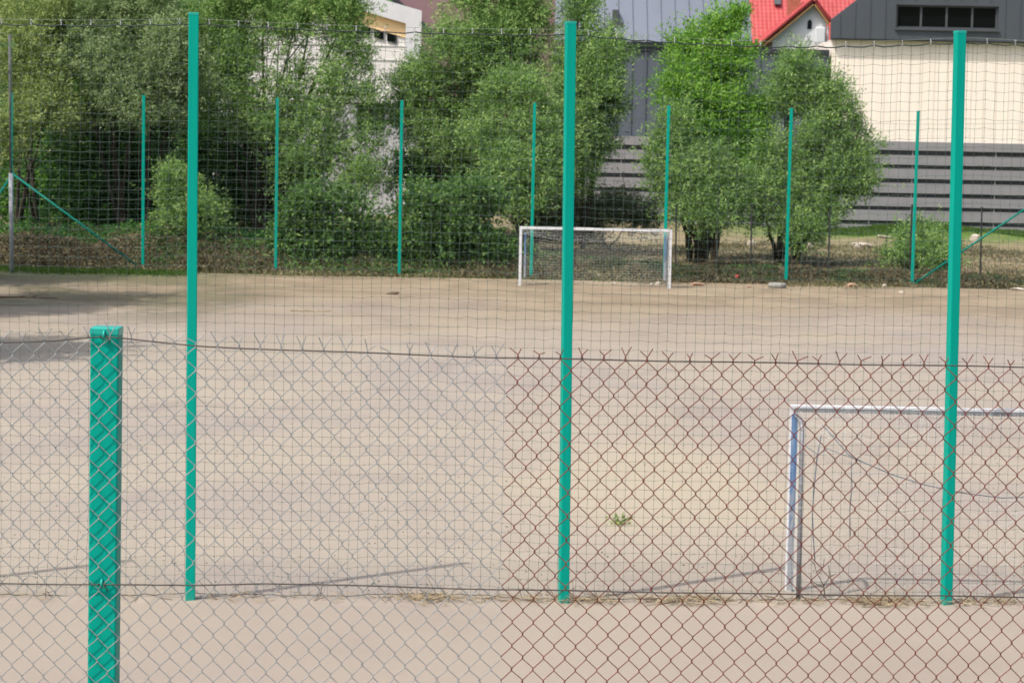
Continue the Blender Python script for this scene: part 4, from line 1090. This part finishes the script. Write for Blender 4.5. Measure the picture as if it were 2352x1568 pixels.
# red scrap, dry stick and chalk line remnant
q = at(1690, 633, 87.0)
rs = MB().box(-.06, .07, -.04, .05, 0, .015).box(-.05, .05, -.035, .04, .0155, .10).build('red_scrap', simple('red_plastic', (.75, .10, .12), .4, .5), bevel=.015)
rs.scale = (.7, .7, .7); rs.location = (q[0], 86.6, .22); rs.rotation_euler = (R(25), R(10), R(20)); tag(rs, 'small bright red scrap of plastic in the dry brush', 'litter')
q = gnd(712, 716); st = MB().tube([(-.55, 0, .03), (-.2, .03, .035), (.2, -.02, .03), (.6, .02, .035)], .022, 6, .014).build('dry_stick', M['straw']); st.location = (q[0], q[1], 0); tag(st, 'pale dry stick lying on the pitch right of the left net post', 'stick')
q = gnd(60, 686); st = MB().tube([(-.9, 0, .03), (-.3, .1, .04), (.2, -.05, .05), (.9, .05, .03)], .03, 6, .012).tube([(.1, 0, .05), (.45, .2, .13), (.7, .1, .1)], .02, 6, .008).tube([(-.3, .1, .04), (.2, .4, .12)], .016, 6, .006).build('dead_branch', M['twig']); st.location = (q[0], q[1], 0); tag(st, 'dead branch lying in the shade at the far left of the pitch', 'branch')

# ------------------------------------------------------------------ light, sky, camera
EL = R(57.7); AZ = (-.738, -.675)
sd = Vector((AZ[0] * math.cos(EL), AZ[1] * math.cos(EL), math.sin(EL)))
w = bpy.data.worlds.new('World'); SC.world = w; w.use_nodes = True
nt = w.node_tree; bgn = nt.nodes['Background']; sky = nt.nodes.new('ShaderNodeTexSky'); sky.sky_type = 'NISHITA'; sky.sun_disc = False
sky.sun_elevation = EL; sky.sun_rotation = math.atan2(AZ[0], AZ[1]) % (2 * math.pi); sky.air_density = 1.2; sky.dust_density = 5.0
nt.links.new(sky.outputs[0], bgn.inputs[0]); bgn.inputs[1].default_value = .15
sl_d = bpy.data.lights.new('Sun', 'SUN'); sl_d.energy = 3.1; sl_d.angle = R(.55); sl_d.color = (1, .94, .85)
so = bpy.data.objects.new('Sun', sl_d); COL.objects.link(so); so.rotation_mode = 'QUATERNION'; so.rotation_quaternion = (-sd).to_track_quat('-Z', 'Y'); so.location = (-10, -10, 30)

cd = bpy.data.cameras.new('Camera'); cam = bpy.data.objects.new('Camera', cd); COL.objects.link(cam); SC.camera = cam
cd.sensor_width = 36; cd.sensor_fit = 'HORIZONTAL'; cd.lens = 36 * F / 2352; cd.clip_start = .1; cd.clip_end = 3000
cam.matrix_world = Matrix(((RT[0], UP[0], -FW[0], 0), (RT[1], UP[1], -FW[1], 0), (RT[2], UP[2], -FW[2], CAMZ), (0, 0, 0, 1)))
cd.dof.use_dof = True; cd.dof.focus_distance = 13.5; cd.dof.aperture_fstop = 9.5
SC.view_settings.view_transform = 'Standard'; SC.view_settings.look = 'None'; SC.view_settings.exposure = .36; SC.view_settings.gamma = 1
